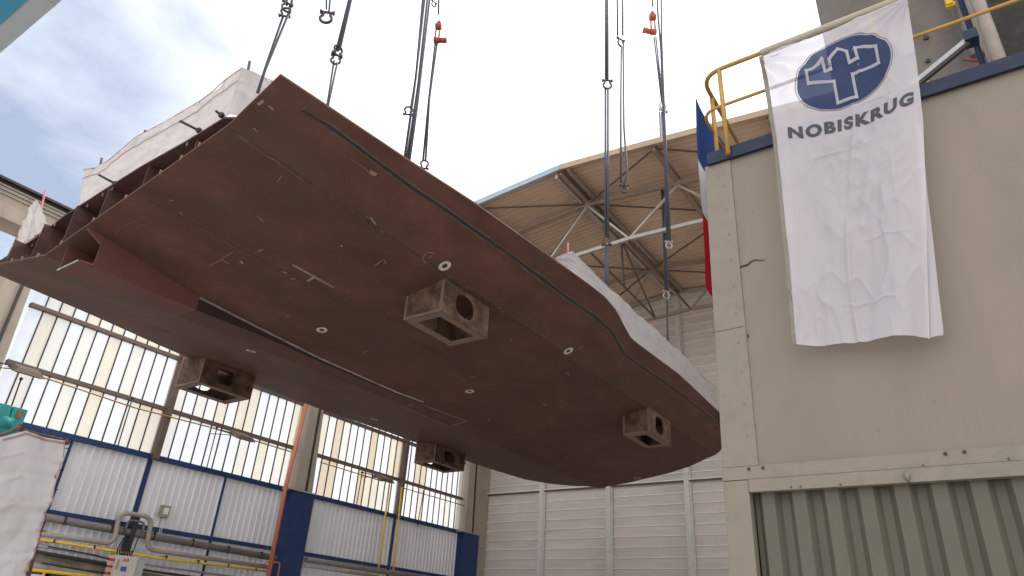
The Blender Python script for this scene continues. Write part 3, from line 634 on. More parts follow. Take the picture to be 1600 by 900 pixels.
# ================================================================== SLINGS
def bow_shackle(mb, c, s_, ax, flip=False):
    # ax: sideways unit vector; bow rises away from the pin
    c = Vector(c); ax = Vector(ax).normalized(); upv = Vector((0, 0, -1 if flip else 1)); P = []
    for i in range(15):
        a = math.radians(-50 + 280 * i / 14); P.append(c + ax * math.cos(a) * s_ * .36 + upv * (s_ * .18 + math.sin(a) * s_ * .36))
    P = [c + ax * s_ * .22 - upv * s_ * .38] + P + [c - ax * s_ * .22 - upv * s_ * .38]
    mb.tube(P, s_ * .095, 8)
    mb.tube([c + ax * s_ * .42 - upv * s_ * .38, c - ax * s_ * .42 - upv * s_ * .38], s_ * .085, 8)
    for sg in (-1, 1): mb.tube([c + ax * sg * s_ * .34 - upv * s_ * .38, c + ax * sg * s_ * .46 - upv * s_ * .38], s_ * .15, 8)
def sling(label, Y, strands, shk=(), r=.022, m=ROPE, sm=SHACK, hooks=()):
    allp = [onY(x, y, Y) for st in strands for x, y in st]; lo = min(allp, key=lambda p: p.z)
    t = thing('lifting_sling', lo, label, 'lifting sling', 'wire slings the hull hangs from')
    for st in strands:
        b = MB(); P = [onY(x, y, Y) for x, y in st]
        b.tube(P, r * 1.22, 7); b.build('wire_rope', m, t)
    for (x, y, spx, fl, ang) in shk:
        c = onY(x, y, Y); d = (c - EYE).length; s_ = spx * d / F
        b = MB(); ax = M[0] * math.cos(ang) + Vector((-.5, .8, 0)) * math.sin(ang); bow_shackle(b, c, s_, ax, fl); b.build('shackle', sm, t)
    for (x, y, spx, side) in hooks:
        c = onY(x, y, Y); d = (c - EYE).length; u = d / F; R_ = M[0]; U_ = Vector((0, 0, 1))
        b = MB()
        a0 = c + U_ * spx * u
        for k_ in (-.35, .35): b.tube([a0 + R_ * k_ * 8 * u, c + R_ * k_ * 8 * u], 1.3 * u, 6)
        b.tube([a0 + R_ * 4.5 * u, a0 - R_ * 4.5 * u], 5.2 * u, 10); b.tube([a0 + U_ * 12 * u, a0 + U_ * 4 * u], [1.8 * u, 4.5 * u], 8)
        b.tube([c + R_ * 4 * u, c - R_ * 4 * u], 4.6 * u, 10)
        b.tube([c + R_ * side * 2 * u, c + R_ * side * 15 * u + U_ * (0 if side > 0 else 4 * u)], [3.6 * u, 4.3 * u], 8)
        b.build('release_hook', ORANGE, t)
def yat(px, py, z=8.6): return onZ(px, py, z).y
sling('leftmost sling, a pair of thin wires meeting at a shackle above the tarp corner', yat(410, 125), [[(402, 145), (414, 108), (443, 24)], [(403, 145), (415, 108), (450, 24)], [(448, 8), (446, -80)], [(455, 10), (464, -80)]], [(448, 10, 17, True, .8), (446, 20, 17, False, .2)], .015)
sling('short loose loop at the top with an unused open shackle', 5.3, [[(510, 14), (510, -90)], [(514, 18), (524, -90)]], [(510, 26, 22, True, .2)], .013)
sling('sling behind the upper hull edge with twin shackles halfway up', yat(512, 160), [[(508, 180), (512, 160), (522, 95)], [(510, 180), (514, 160), (527, 98)], [(525, 80), (545, 0), (560, -60)], [(531, 78), (549, 0), (564, -60)], [(528, 80), (547, 0), (562, -60)]], [(528, 80, 18, False, .9), (525, 92, 18, True, .3)], .013)
sling('thick bundle of four wires with a shackle hanging off its left side', yat(632, 245), [[(630, 262), (648, 135), (668, -40)], [(634, 262), (653, 135), (672, -40)], [(638, 262), (652, 165), (676, -40)], [(642, 170), (650, 120), (664, -40)]], [(638, 174, 16, False, .2), (678, 6, 10, True, .8)], .018)
sling('sling with an orange release hook and a lower shackle beside the bundle', yat(660, 260), [[(661, 250), (670, 155), (680, 68)], [(665, 250), (671, 155), (683, 68)], [(685, 22), (687, -60)]], [(663, 258, 16, False, .3)], .015, hooks=[(682, 63, 28, 1)])
sling('straight vertical sling with two shackles in front of the roof truss', onX(948, 440, -7.75).y, [[(946.5, 465), (946.5, 385)], [(949.5, 465), (949.5, 385)], [(946, 370), (946, 138)], [(950, 370), (950, 138)], [(946.5, 124), (946.5, -60)], [(949.5, 124), (949.5, -60)]], [(949, 131, 17, True, 0.1), (948, 377, 17, False, .0)], .03, ROPE_G)
sling('loose hanging rope loop with a shackle at its end, ending before the truss', 13.2, [[(971, 72), (970, 180), (970, 292)], [(974, 72), (975, 200), (980, 270), (974, 294)], [(965, 55), (964, -50)], [(973, 55), (973, -50)]], [(970, 66, 15, True, .6), (975, 294, 15, True, .2)], .022, ROPE_G)
sling('sling with a weathered red-orange release hook and several parallel strands', onX(1042, 520, -7.75).y, [[(1022, 58), (1034, 160)], [(1025, 58), (1036, 160)], [(1031, 175), (1034, 300), (1040, 452)], [(1034, 175), (1037, 300), (1043, 452)], [(1042, 470), (1043.5, 540)], [(1020, 10), (1019, -50)]], [(1034, 232, 13, True, .4), (1041, 460, 13, True, .2), (1036, 168, 16, False, .5)], .028, ROPE_G, SHACK_G, hooks=[(1021, 50, 30, -1)])
sling('rightmost slack rope loop ending in a pale shackle near the tricolour flag', 15.0, [[(1026, -50), (1028, 20), (1033, 80), (1036, 165), (1043, 375)], [(1033, -50), (1034, 65), (1039, 200), (1047, 375)]], [(1045, 382, 13, True, .1)], .026, ROPE_G, SHACK_G)

# ================================================================== RIGHT STRUCTURE (front plane Y = 5)
YF = 5.0; XR0 = -1.57; XR1 = 7.0
cab = thing('olive_platform_cabin', (2.7, 8.5, 0), 'tall olive-grey metal cabin with flat panels above deep corrugated sheet', 'cabin')
b = MB(); b.prism([(-1.45, YF, 2.79), (XR1, YF, 2.79), (XR1, YF, 5.49), (-1.45, YF, 5.49)], (0, .04, 0)); b.build('upper_panel', OLIVE, cab)
b = MB(); b.prism([(-1.60, YF - .012, 2.80), (-1.345, YF - .012, 2.80), (-1.305, YF - .012, 5.485), (-1.535, YF - .012, 5.485)], (0, .05, 0)); b.build('corner_strip', OLIVE_T, cab, bevel=.004)
b = MB(); b.prism([(-1.562, YF + .05, 0), (-1.562, 12, 0), (-1.562, 12, 5.45), (-1.52, YF + .05, 5.45)], (.04, 0, 0)); b.box(-1.5, XR1, 11.9, 12, 0, 5.45); b.box(XR1, XR1 + .04, YF, 12, 0, 5.45); b.build('side_panel', OLIVE, cab)
b = MB(); b.box(-1.52, XR1, YF + .045, 12, 5.40, 5.45); b.build('deck', GALV, cab)
b = MB(); b.prism([(-1.605, YF - .022, 2.705), (XR1, YF - .022, 2.715), (XR1, YF - .022, 2.80), (-1.605, YF - .022, 2.797)], (0, .06, 0)); b.build('upper_band', OLIVE_T, cab, bevel=.003)
b = MB(); b.prism([(-1.42, YF - .034, 2.615), (XR1, YF - .034, 2.625), (XR1, YF - .034, 2.712), (-1.42, YF - .034, 2.702)], (0, .06, 0)); b.build('lower_band', OLIVE_T, cab, bevel=.003)
b = MB(); b.prism([(-1.62, YF - .028, 0), (-1.44, YF - .028, 0), (-1.422, YF - .028, 2.70), (-1.603, YF - .028, 2.70)], (0, .1, 0)); b.build('corner_post', OLIVE_T, cab, bevel=.004)
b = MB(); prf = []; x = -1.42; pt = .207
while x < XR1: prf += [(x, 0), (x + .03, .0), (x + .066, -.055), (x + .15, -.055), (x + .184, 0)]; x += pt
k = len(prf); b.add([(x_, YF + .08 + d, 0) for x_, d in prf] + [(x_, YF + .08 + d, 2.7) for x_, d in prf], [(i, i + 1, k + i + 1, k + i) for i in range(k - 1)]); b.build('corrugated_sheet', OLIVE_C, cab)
# rivets, screws, dents
for i in range(11):
    b = MB(); b.ball((-1.335 - i * .003 + .03, YF - .015, 5.3 - i * .245), .0045, 6); b.build('rivet', OLIVE_T, cab); b = MB(); b.ball((-1.375 - i * .003, YF - .018, 5.22 - i * .245), .0045, 6); b.build('rivet', OLIVE_T, cab)
for (px, py) in ((1170, 733), (1192, 731), (1477, 709), (1507, 706)):
    q = onY(px, py, YF - .024); b = MB(); b.tube([q, q - Vector((0, .006, 0))], .011, 10); b.build('bolt', RUSTSPOT, cab)
for (px, py) in ((1236, 761), (1251, 760), (1313, 757), (1576, 717), (1442, 727)):
    q = onY(px, py, YF - .036); b = MB(); b.tube([q, q - Vector((0, .004, 0))], .006, 8); b.build('bolt', RUSTSPOT, cab)
for (px, py, s_) in ((1170, 686, .02), (1169, 525, .014), (1155, 471, .008), (1175, 330, .006), (1460, 628, .004), (1372, 672, .005)):
    q = onY(px, py, YF - .001); b = MB(); b.tube([q + Vector((0, 0, s_)), q - Vector((0, 0, s_))], s_ * .4, 6); b.build('rust_mark', RUSTSPOT, cab)
b = MB(); P = [onY(*p, YF - .003) for p in ((1151, 419), (1160, 416), (1168, 414), (1173, 409), (1180, 406), (1188, 407), (1195, 406))]
b.tube(P, [.003, .008, .008, .006, .005, .004, .002], 6); b.build('tear', RUSTSPOT, cab)
b = MB(); q = onY(1416, 744, YF - .04); b.tube([q + Vector((0, 0, .03)), q + Vector((.004, -.012, 0)), q + Vector((.008, 0, -.035))], [.006, .018, .008], 8); b.build('dent', OLIVE_T, cab)
b = MB(); 
zz = onY(1130, 518, YF).z; b.prism([(-1.59, YF - .0135, zz), (-1.345, YF - .0135, zz + .004), (-1.345, YF - .0135, zz + .008), (-1.59, YF - .0135, zz + .004)], (0, .001, 0)); b.build('joint', RUSTSPOT, cab)
# blue toe board
b = MB(); b.box(-1.50, XR1, YF - .045, YF - .013, 5.475, 5.60); b.box(-1.50, -1.45, YF - .01, 11.9, 5.475, 5.60); b.build('toe_board', NAVY, cab, bevel=.004)
# railing
rl = thing('yellow_railing', (0, YF - .05, 5.475), 'yellow tube railing with rounded corner on top of the olive cabin', 'railing')
yr = YF - .066
b = MB(); b.tube(roundline([(XR1, yr, 6.505), (-1.48, yr, 6.505), (-1.5, 10.5, 6.505)], .22), .021, 12); b.build('top_rail', YEL, rl)
b = MB(); b.tube(roundline([(XR1, yr, 6.06), (-1.50, yr, 6.06), (-1.52, 10.5, 6.06)], .16), .015, 10); b.build('mid_rail', YEL, rl)
for (x, y) in ((-1.30, yr), (-1.487, YF + .26), (-.01, yr), (1.35, yr), (2.8, yr), (-1.49, 7.4), (-1.49, 9.4)):
    b = MB(); b.tube([(x, y, 5.50), (x, y, 6.50)], .021 if y < 5.4 else .02, 10); b.build('post', YEL, rl)

# ---- banner
YB = YF - .16
L_ = [onY(*p, YB) for p in ((1187, 92), (1199, 155), (1210, 220), (1220, 320), (1231, 420), (1241, 541))]
Rr = [onY(*p, YB) for p in ((1418, 0), (1432, 95), (1443, 190), (1447, 300), (1449, 410), (1452, 527))]
LZ = [(-p.z, p.x) for p in L_]; RZ = [(-p.z, p.x) for p in Rr]
ztop_l, ztop_r, zb_l, zb_r = L_[0].z, Rr[0].z, L_[-1].z, Rr[-1].z
def bfold(u, v):
    # u across, v down: vertical drape folds growing downward and pull creases from the top left corner
    f_ = .016 * math.sin(u * 7 + 1.2 + v * 1.3) * (.3 + v) + .010 * math.sin(u * 15 + 2 * v + .5) * v
    f_ += .010 * noise.noise(Vector((u * 5, v * 5, 2))) + .005 * noise.noise(Vector((u * 14, v * 9, 5)))
    an = math.atan2(v * 2.9, u * 1.2 + .02); rr2 = math.hypot(u * 1.2, v * 2.9)
    f_ += .017 * math.sin(an * 17) * math.exp(-rr2 * 2.4) * min(1, rr2 * 6)
    an = math.atan2(v * 2.9, (1 - u) * 1.2 + .02); rr2 = math.hypot((1 - u) * 1.2, v * 2.9); f_ += .013 * math.sin(an * 19 + 1) * math.exp(-rr2 * 3.0) * min(1, rr2 * 6)
    f_ += .010 * math.exp(-((u - .52 - .06 * math.sin(v * 6)) / .022) ** 2) * (1 if v > .25 else 0) * min(1, max(0, (v - .25) * 8))
    # diagonal crease lower centre
    dd = (u - .6) * .8 + (v - .62) * .35; f_ += .012 * math.exp(-(dd / .03) ** 2) * math.exp(-((v - .6) / .14) ** 2)
    f_ -= .006 * abs(noise.noise(Vector((u * 10 + v * 6, v * 16, 9)))) * math.exp(-((v - .55) / .2) ** 2) * 3 * math.exp(-((u - .6) / .25) ** 2)
    rd = 1 - abs(noise.noise(Vector((u * 4 + v * 2.5, v * 6, 21)))) * 2.2
    f_ += .010 * max(0, rd) ** 6 * (.35 + noise.noise(Vector((u * 3, v * 3, 30))))
    rd = 1 - abs(noise.noise(Vector((u * 9 - v * 6, v * 9 + u * 3, 41)))) * 2.2
    f_ += .0045 * max(0, rd) ** 5 * max(0, .25 + noise.noise(Vector((u * 3, v * 4, 50))))
    for cv_, cu0, cu1 in ((.44, .2, .62), (.73, .5, .95), (.30, .55, .9), (.9, .35, .85)):
        if cu0 < u < cu1: f_ += .005 * math.exp(-((v - cv_ - .01 * noise.noise(Vector((u * 9, cv_, 3)))) / .004) ** 2) * math.sin(math.pi * (u - cu0) / (cu1 - cu0))
    return f_ * 2.4
def bpt(u, v, off=0):
    z = lerp(lerp(ztop_l, ztop_r, u), lerp(zb_l, zb_r, u), v)
    x = lerp(interp(LZ, -z), interp(RZ, -z), u)
    return Vector((x, YB - bfold(u, v) * .9 - off - .01, z))
def buv(x, z):
    u = v = .5
    for _ in range(8):
        v = (lerp(ztop_l, ztop_r, u) - z) / (lerp(ztop_l, ztop_r, u) - lerp(zb_l, zb_r, u)); xl = interp(LZ, -z); xr = interp(RZ, -z); u = (x - xl) / (xr - xl)
    return u, v
def onB(x, z, off): u, v = buv(x, z); return bpt(u, v, off)
ban = thing('company_banner', (-.3, YB, zb_l), 'long white cloth banner with blue oval emblem and grey lettering hung from the yellow railing', 'banner')
b = MB(); b.smooth = True; b.grid(lambda u, v: bpt(.03 + u * .97, v), 150, 330); b.build('cloth', CLOTH, ban)
b = MB(); b.smooth = True; b.grid(lambda u, v: bpt(u * .03, v, .0) + Vector((0, -.002, 0)), 3, 160); b.build('hem', HEM, ban)
# top sleeve round the rail
b = MB(); b.smooth = True
P = [Vector((lerp(L_[0].x, Rr[0].x, i / 30), yr, 6.505 + .012 * 0)) for i in range(31)]; b.tube(P, [.034 + .002 * noise.noise(Vector((i, 0, 0))) for i in range(31)], 14, caps=False); b.build('sleeve', mat('sleeve_cloth', (.42, .37, .30), .8, 0, .1, 5), ban)
# folded back flap at the lower right
b = MB(); b.smooth = True
fl_t = [onY(*p, YB + .045) for p in ((1440, 200), (1449, 300), (1458, 375), (1466, 450), (1474, 515), (1474, 524))]; fl_b = [onY(*p, YB + .04) for p in ((1430, 200), (1436, 300), (1440, 375), (1445, 450), (1448, 520), (1450, 530))]
b.grid(lambda u, v: lineat(fl_b, v).lerp(lineat(fl_t, v), u) + Vector((0, -.02 * math.sin(u * 3.1), 0)), 8, 40); b.build('back_flap', CLOTH, ban)
# emblem
C0 = (1319, 112); ea = (74, -22.5); eb = (0, 52.5)
def eml(px, py): q = onY(px, py, YB - .012); return q.x, q.z
b = MB(); V = []; nr, na = 14, 72; b.smooth = True
for r in range(nr + 1):
    for a in range(na):
        th_ = 2 * math.pi * a / na; k_ = r / nr; V.append(onB(*eml(C0[0] + (ea[0] * math.cos(th_) + eb[0] * math.sin(th_)) * k_, C0[1] + (ea[1] * math.cos(th_) + eb[1] * math.sin(th_)) * k_), .0042))
b.add(V, [(r * na + a, r * na + (a + 1) % na, (r + 1) * na + (a + 1) % na, (r + 1) * na + a) for r in range(nr) for a in range(na)]); b.build('emblem_disc', LOGOB, ban)
zp = lambda x, y: (1184 + x / 3.6, y / 3.6)
out_ = [zp(*p) for p in ((285, 472), (277, 408), (340, 362), (362, 335), (378, 402), (410, 386), (402, 335), (448, 274), (500, 290), (515, 350), (562, 328), (545, 266), (664, 262), (682, 358), (530, 410), (555, 538), (448, 572), (430, 458))]
def strip_on_banner(pts, wpx, off, closed=True):
    b = MB(); P = []; n_ = len(pts); seg = list(zip(pts, pts[1:] + pts[:1])) if closed else list(zip(pts, pts[1:]))
    for a, c in seg:
        m_ = max(2, int(math.hypot(c[0] - a[0], c[1] - a[1]) / 3)); dx, dy = c[0] - a[0], c[1] - a[1]; L = math.hypot(dx, dy); dx /= L; dy /= L; nx, ny_ = -dy * wpx / 2, dx * wpx / 2
        V = []
        for i in range(m_ + 1):
            t = (i / m_) * (L + wpx) - wpx / 2; x, y = a[0] + dx * t, a[1] + dy * t
            V += [onB(*eml(x + nx, y + ny_), off), onB(*eml(x - nx, y - ny_), off)]
        b.add(V, [(2 * i, 2 * i + 1, 2 * i + 3, 2 * i + 2) for i in range(m_)]); off += .00006
    return b
strip_on_banner(out_, 4.6, .0075).build('emblem_outline', LOGOW, ban)
el = [(C0[0] + (ea[0] * math.cos(t) + eb[0] * math.sin(t)) * 1.035, C0[1] + (ea[1] * math.cos(t) + eb[1] * math.sin(t)) * 1.035) for t in [i * 2 * math.pi / 60 for i in range(60)]]
strip_on_banner(el, 1.0, .002).build('emblem_ring', LOGOG, ban)
def text_mesh(body, bold=.0):
    cu = bpy.data.curves.new('t', 'FONT'); cu.body = body; cu.size = 1; cu.offset = bold; cu.space_character = 1.0 + bold * 4; cu.resolution_u = 4
    o = bpy.data.objects.new('t', cu); COL.objects.link(o); dg = bpy.context.evaluated_depsgraph_get(); me = bpy.data.meshes.new_from_object(o.evaluated_get(dg))
    bm = bmesh.new(); bm.from_mesh(me); bmesh.ops.triangulate(bm, faces=bm.faces); bmesh.ops.subdivide_edges(bm, edges=[e for e in bm.edges if e.calc_length() > .15], cuts=3, use_grid_fill=False); bmesh.ops.triangulate(bm, faces=bm.faces)
    V = [v.co.copy() for v in bm.verts]; Fc = [[v.index for v in f.verts] for f in bm.faces]; bm.free()
    bpy.data.objects.remove(o); bpy.data.curves.remove(cu); bpy.data.meshes.remove(me)
    x0 = min(v.x for v in V); x1 = max(v.x for v in V); y0 = min(v.y for v in V); y1 = max(v.y for v in V)
    return [((v.x - x0) / (x1 - x0), (v.y - y0) / (y1 - y0)) for v in V], Fc
V, Fc = text_mesh('NOBISKRUG', .055)
bl0, bl1 = (1233, 218), (1428, 165); up0, up1 = (-2.5, -19), (.5, -21.5)
b = MB(); VV = []
for (u, v) in V:
    x = lerp(bl0[0], bl1[0], u) + lerp(up0[0], up1[0], u) * v; y = lerp(bl0[1], bl1[1], u) + lerp(up0[1], up1[1], u) * v + 8 * math.sin(u * math.pi) ** .8
    VV.append(onB(*eml(x, y), .003))
b.add(VV, Fc); b.build('lettering', LOGOG, ban)

# ---- tricolour flag on the left side of the platform
fl = thing('tricolour_flag', (-1.6, 5.6, 4.4), 'blue white and red flag hanging behind the corner of the yellow railing', 'flag')
def fpt(u, v):
    y = 5.10 + u * 1.9; z = lerp(6.44, 4.35, v)
    return Vector((-1.575 - (.02 * (1 + math.sin(u * 11)) + .06 * v) * (1 - u) - .01 * math.sin(v * 6 + u * 4), y, z - .03 * math.sin(u * 3.1)))
for nm, v0, v1, mm in (('blue_band', 0, .36, FLB), ('white_band', .36, .64, FLW), ('red_band', .64, 1.0, FLR)):
    b = MB(); b.smooth = True; b.grid(lambda u, v: fpt(u, lerp(v0, v1, v)), 40, 24); b.build(nm, mm, fl)

# ---- concrete column, pipes and brace behind the banner
YC = 9.0
xa = onY(1277, 15, YC).x; xb = onY(1558, 60, YC).x
ccol = thing('concrete_pillar', ((xa + xb) / 2, YC + .6, 0), 'massive rough concrete pillar rising behind the banner and the olive cabin', 'column')
b = MB(); b.box(xa, xb, YC, YC + 1.4, 0, 19); b.build('shaft', CONC_D, ccol, bevel=.03)
b = MB()
for (px, py, s_) in ((1447, 60, .035), (1450, 96, .03)):
    q = onY(px, py, YC - .002); b.tube([q, q - Vector((0, .03, 0))], s_, 10)
b.build('bracket_plate', STEEL_D, ccol)
p1 = onY(1515, 50, YC - .25)
def vpipe(px, py, y, r, mm, label, cat, name, z0=5.6, z1=15, ribs=False, foot=None):
    q = onY(px, py, y); b = MB()
    if foot is not None: z0 = foot
    if ribs:
        n_ = 90; b.tube([(q.x, y, lerp(z0, z1, i / n_)) for i in range(n_ + 1)], [r * (1 + .03 * (i % 2)) for i in range(n_ + 1)], 14)
    else: b.tube([(q.x, y, z0), (q.x, y, z1)], r, 14)
    return tag(b.build(name, mm), label, cat)
pz = onY(1517, 92, YC - .2).z
vpipe(1515, 50, YC - .2, .085, PIPE, 'grey ribbed vertical pipe on the concrete pillar with red foot ring', 'pipe', 'vertical_pipe', ribs=True, foot=pz)
vpipe(1522, 60, 8.2, .035, NAVY, 'slim dark blue upright between the grey and the pale pipes', 'post', 'steel_upright')
vpipe(1537, 60, 8.1, .04, PIPE_B, 'thinner of the two pale vertical pipes above the blue toe board', 'pipe', 'vertical_pipe')
vpipe(1549, 60, 8.0, .075, PIPE_B, 'thicker of the two pale vertical pipes above the blue toe board', 'pipe', 'vertical_pipe')
b = MB(); b.tube([onY(1505, 93, 8.7), onY(1528, 95, 8.7)], .02, 8); tag(b.build('pipe_collar', mat('collar_red', (.25, .05, .05), .6)), 'dull red collar ring at the foot of the grey ribbed pipe', 'pipe collar')
br_ = thing('steel_brace', onY(1437, 122, 6.6), 'diagonal grey-blue steel brace rising to a dark bracket beside the pipes', 'brace')
b = MB(); b.beam(onY(1425, 133, 6.6), onY(1512, 62, 6.6), .04, .05); b.mi = 1; b.beam(onY(1427, 139, 6.6), onY(1514, 68, 6.6), .045, .035); b.build('bar', [GALV, STEEL_D], br_)
b = MB(); q = onY(1515, 58, 6.6); b.box(q.x - .05, q.x + .07, 6.55, 6.7, q.z - .06, q.z + .06); b.build('bracket', NAVY, br_)
b = MB(); q = onY(1486, 4, 8.5); b.box(q.x - .06, q.x + .02, 8.45, 8.55, q.z - .05, q.z + .4); b.tube([q + Vector((-.07, 0, -.04)), q + Vector((.04, 0, -.04))], .03, 8); tag(b.build('yellow_clamp', YEL2), 'short yellow clamp hanging at the top of the concrete pillar', 'clamp')
for i, (px, lab) in enumerate(((1446, 'left of two thin copper-brown pipes rising from the toe board on the pillar'), (1451, 'right of two thin copper-brown pipes rising from the toe board on the pillar'))):
    q = onY(px, 130, 8.9); b = MB(); b.tube([(q.x, 8.9, 5.6), (q.x, 8.9, q.z + .12)], .012, 8); tag(b.build('thin_pipe', PIPE_B), lab, 'pipe')
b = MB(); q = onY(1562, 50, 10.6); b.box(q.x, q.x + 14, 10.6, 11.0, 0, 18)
tag(b.build('dark_wall', DARKW), 'dark wall at the upper right picture edge behind the pale pipes', 'wall')

# ---- crane girder overhead at top left
e0 = onZ(97, 0, 14.0); e1 = onZ(0, 83, 14.0); xm = lambda x: lerp(e0.y, e1.y, (x - e0.x) / (e1.x - e0.x))
cg = thing('crane_girder', (-8, 1.5, 14.0), 'pale blue-grey crane girder crossing the upper left picture corner', 'crane girder')
b = MB(); b.prism([(-20.6, xm(-20.6), 14), (-2.0, xm(-2.0), 14), (-2.0, xm(-2.0) - .42, 14), (-20.6, xm(-20.6) - .42, 14)], (0, 0, 1.3)); b.build('box_girder', GIRDER, cg)
b = MB(); b.prism([(-20.6, xm(-20.6) - .425, 13.98), (-2.0, xm(-2.0) - .425, 13.98), (-2.0, xm(-2.0) - 1.9, 13.98), (-20.6, xm(-20.6) - 1.9, 13.98)], (0, 0, 1.3)); b.build('walkway_girder', GIRDER_B, cg)
for x in (-19, -15.5, -12, -8.5, -5): b = MB(); b.beam((x, xm(x) + .004, 14.65), (x, xm(x) - .42, 14.65), .05, 1.36); b.build('stiffener', GIRDER, cg)

# ================================================================== EQUIPMENT ON THE LEFT WALL
XP = -20.55
def wpipe(pts, r, mm, label, name='wall_pipe', x=XP, rl_=.0, brk=0, cat='pipe', group='pipes along the side wall'):
    P = [onX(px, py, x) for px, py in pts]; t = thing(name, P[0], label, cat, group)
    b = MB(); b.tube(roundline(P, rl_) if rl_ else P, r, 12); b.build('tube', mm, t)
    if brk:
        for i in range(brk):
            b = MB(); q = P[0].lerp(P[-1], (i + .5) / brk); b.box(x - .45, x + .01, q.y - .02, q.y + .02, q.z - .02, q.z + .02); b.box(x + .0, x + r + .012, q.y - .02, q.y + .02, q.z - r - .012, q.z + r + .012)
            b.build('bracket', STEEL_D, t)
    return t
wpipe([(60, 806), (185, 829), (430, 872)], .10, PIPE, 'thickest grey pipe running along just under the blue rail', brk=6)
wpipe([(56, 833), (178, 850), (187, 800), (238, 808), (228, 858), (418, 886)], .065, PIPE_B, 'beige pipe with a tall square loop rising above the thick pipe', x=-20.4, rl_=.28)
wpipe([(195, 833), (200, 812), (226, 816), (222, 835)], .03, PIPE, 'small thin loop nested inside the tall square pipe loop', x=-20.42, rl_=.15)
wpipe([(50, 841), (250, 872), (420, 893)], .035, YEL2, 'thin yellow pipe running below the beige looped pipe', x=-20.35, brk=7)
wpipe([(50, 851), (240, 884), (420, 909)], .03, GALV, 'upper of two dark thin cable conduits below the yellow pipe', x=-20.4)
wpipe([(48, 860), (240, 893), (420, 918)], .035, STEEL_D, 'lower of two dark thin cable conduits below the yellow pipe', x=-20.4)
wpipe([(47, 872), (240, 906), (420, 935)], .16, DIRTY, 'fat grimy duct with worn cladding at the bottom of the side wall', x=-20.6)
wpipe([(45, 884), (240, 920)], .12, PIPE_B, 'cream duct just under the grimy duct at the lower left', x=-20.5)
wpipe([(478, 874), (590, 892), (710, 910)], .09, PIPE, 'grey pipe low on the wall between the two blue-cased columns')
wpipe([(476, 884), (590, 901)], .05, PIPE_B, 'thin beige pipe low on the wall right of the salmon pipe', x=-20.45)
wpipe([(480, 625), (445, 768), (417, 910)], .07, PIPE_R, 'salmon-orange vertical pipe running down beside the middle blue column', x=-20.1)
wpipe([(412, 882), (417, 878), (438, 879), (433, 905)], .02, PIPE_R, 'small bent salmon pipe at the foot of the vertical pipe', x=-20.0, rl_=.1)
wpipe([(18, 577), (75, 592), (210, 637), (330, 668), (455, 706)], .022, YEL, 'thin yellow conduit strung across the first windows below the middle rail', x=-20.75)
wpipe([(500, 722), (598, 752)], .022, YEL, 'thin yellow conduit across the third window beside the lamp', x=-20.75)
wpipe([(628, 762), (725, 790)], .022, YEL, 'thin yellow conduit across the fourth window ending at the far column', x=-20.75)
wpipe([(609, 752), (588, 915)], .035, YEL2, 'left of two long yellow vertical pipes on the far cladding', x=-20.6)
wpipe([(628, 762), (612, 915)], .035, YEL2, 'right of two long yellow vertical pipes on the far cladding', x=-20.6)
for i, (xx, lab) in enumerate(((205, 'thin black drop pipe left of the loop support'), (212, 'thin black drop pipe right of the loop support'))):
    wpipe([(xx + 5, 838), (xx - 8, 872)], .015, BLACK, lab, x=-20.45)
b = MB(); a_, c_ = onX(214, 808, -20.5), onX(196, 866, -20.5); b.beam(a_, c_, .12, .14); tag(b.build('loop_support', STEEL_D), 'dark steel support standing behind the square pipe loop', 'bracket')
# thin window stays (hang rods with hooks)
for (a_, c_, lab) in (((207, 622), (184, 697), 'thin rod hanging in the first window above the blue rail'), ((339, 668), (322, 735), 'left thin rod hanging in the second window'), ((362, 676), (345, 742), 'right thin rod hanging in the second window under the lamp'), ((566, 738), (556, 795), 'thin rod hanging in the third window left of the lamp'), ((662, 768), (652, 822), 'thin rod hanging in the fourth window'), ((33, 592), (16, 640), 'thin rod hanging under the leftmost floodlight')):
    b = MB(); P0, P1 = onX(*a_, -20.7), onX(*c_, -20.7); b.tube([P0, P1], .02, 6); b.ball(P0, .045); tag(b.build('hanging_rod', STEEL_D), lab, 'rod', 'thin rods in front of the windows')
# floodlights
def flood(px, py, lab, s_=1.0):
    q = onX(px, py, -20.3); t = thing('floodlight', q, lab, 'floodlight', 'floodlights fixed to the window rail')
    b = MB(); w_, d_, h = .38 * s_, .28 * s_, .12 * s_
    b.add([(q.x - d_, q.y - w_, q.z + .05), (q.x + d_, q.y - w_, q.z - .16), (q.x + d_, q.y + w_, q.z - .16), (q.x - d_, q.y + w_, q.z + .05),
           (q.x - d_ * .7, q.y - w_ * .75, q.z + .05 + h), (q.x + d_ * .9, q.y - w_ * .75, q.z - .10 + h * .6), (q.x + d_ * .9, q.y + w_ * .75, q.z - .10 + h * .6), (q.x - d_ * .7, q.y + w_ * .75, q.z + .05 + h)],
          [(3, 2, 1, 0), (4, 5, 6, 7), (0, 1, 5, 4), (1, 2, 6, 5), (2, 3, 7, 6), (3, 0, 4, 7)]); b.build('housing', STEEL_B, t, bevel=.01)
    b = MB(); q = q - Vector((0, 0, .012)); b.add([(q.x - d_ * .8, q.y - w_ * .85, q.z + .022), (q.x + d_ * .8, q.y - w_ * .85, q.z - .148), (q.x + d_ * .8, q.y + w_ * .85, q.z - .148), (q.x - d_ * .8, q.y + w_ * .85, q.z + .022)], [(0, 3, 2, 1)]); b.build('glass', LAMPG, t)
    b = MB(); b.beam((-20.9, q.y - .1, q.z + .1), (q.x, q.y - .1, q.z + .05), .03, .03); b.beam((-20.9, q.y - .75, q.z + .16), (q.x, q.y - .2, q.z + .05), .03, .03); b.beam((-20.9, q.y - .75, q.z - .02), (q.x, q.y - .2, q.z), .02, .02); b.build('bracket', STEEL_D, t)
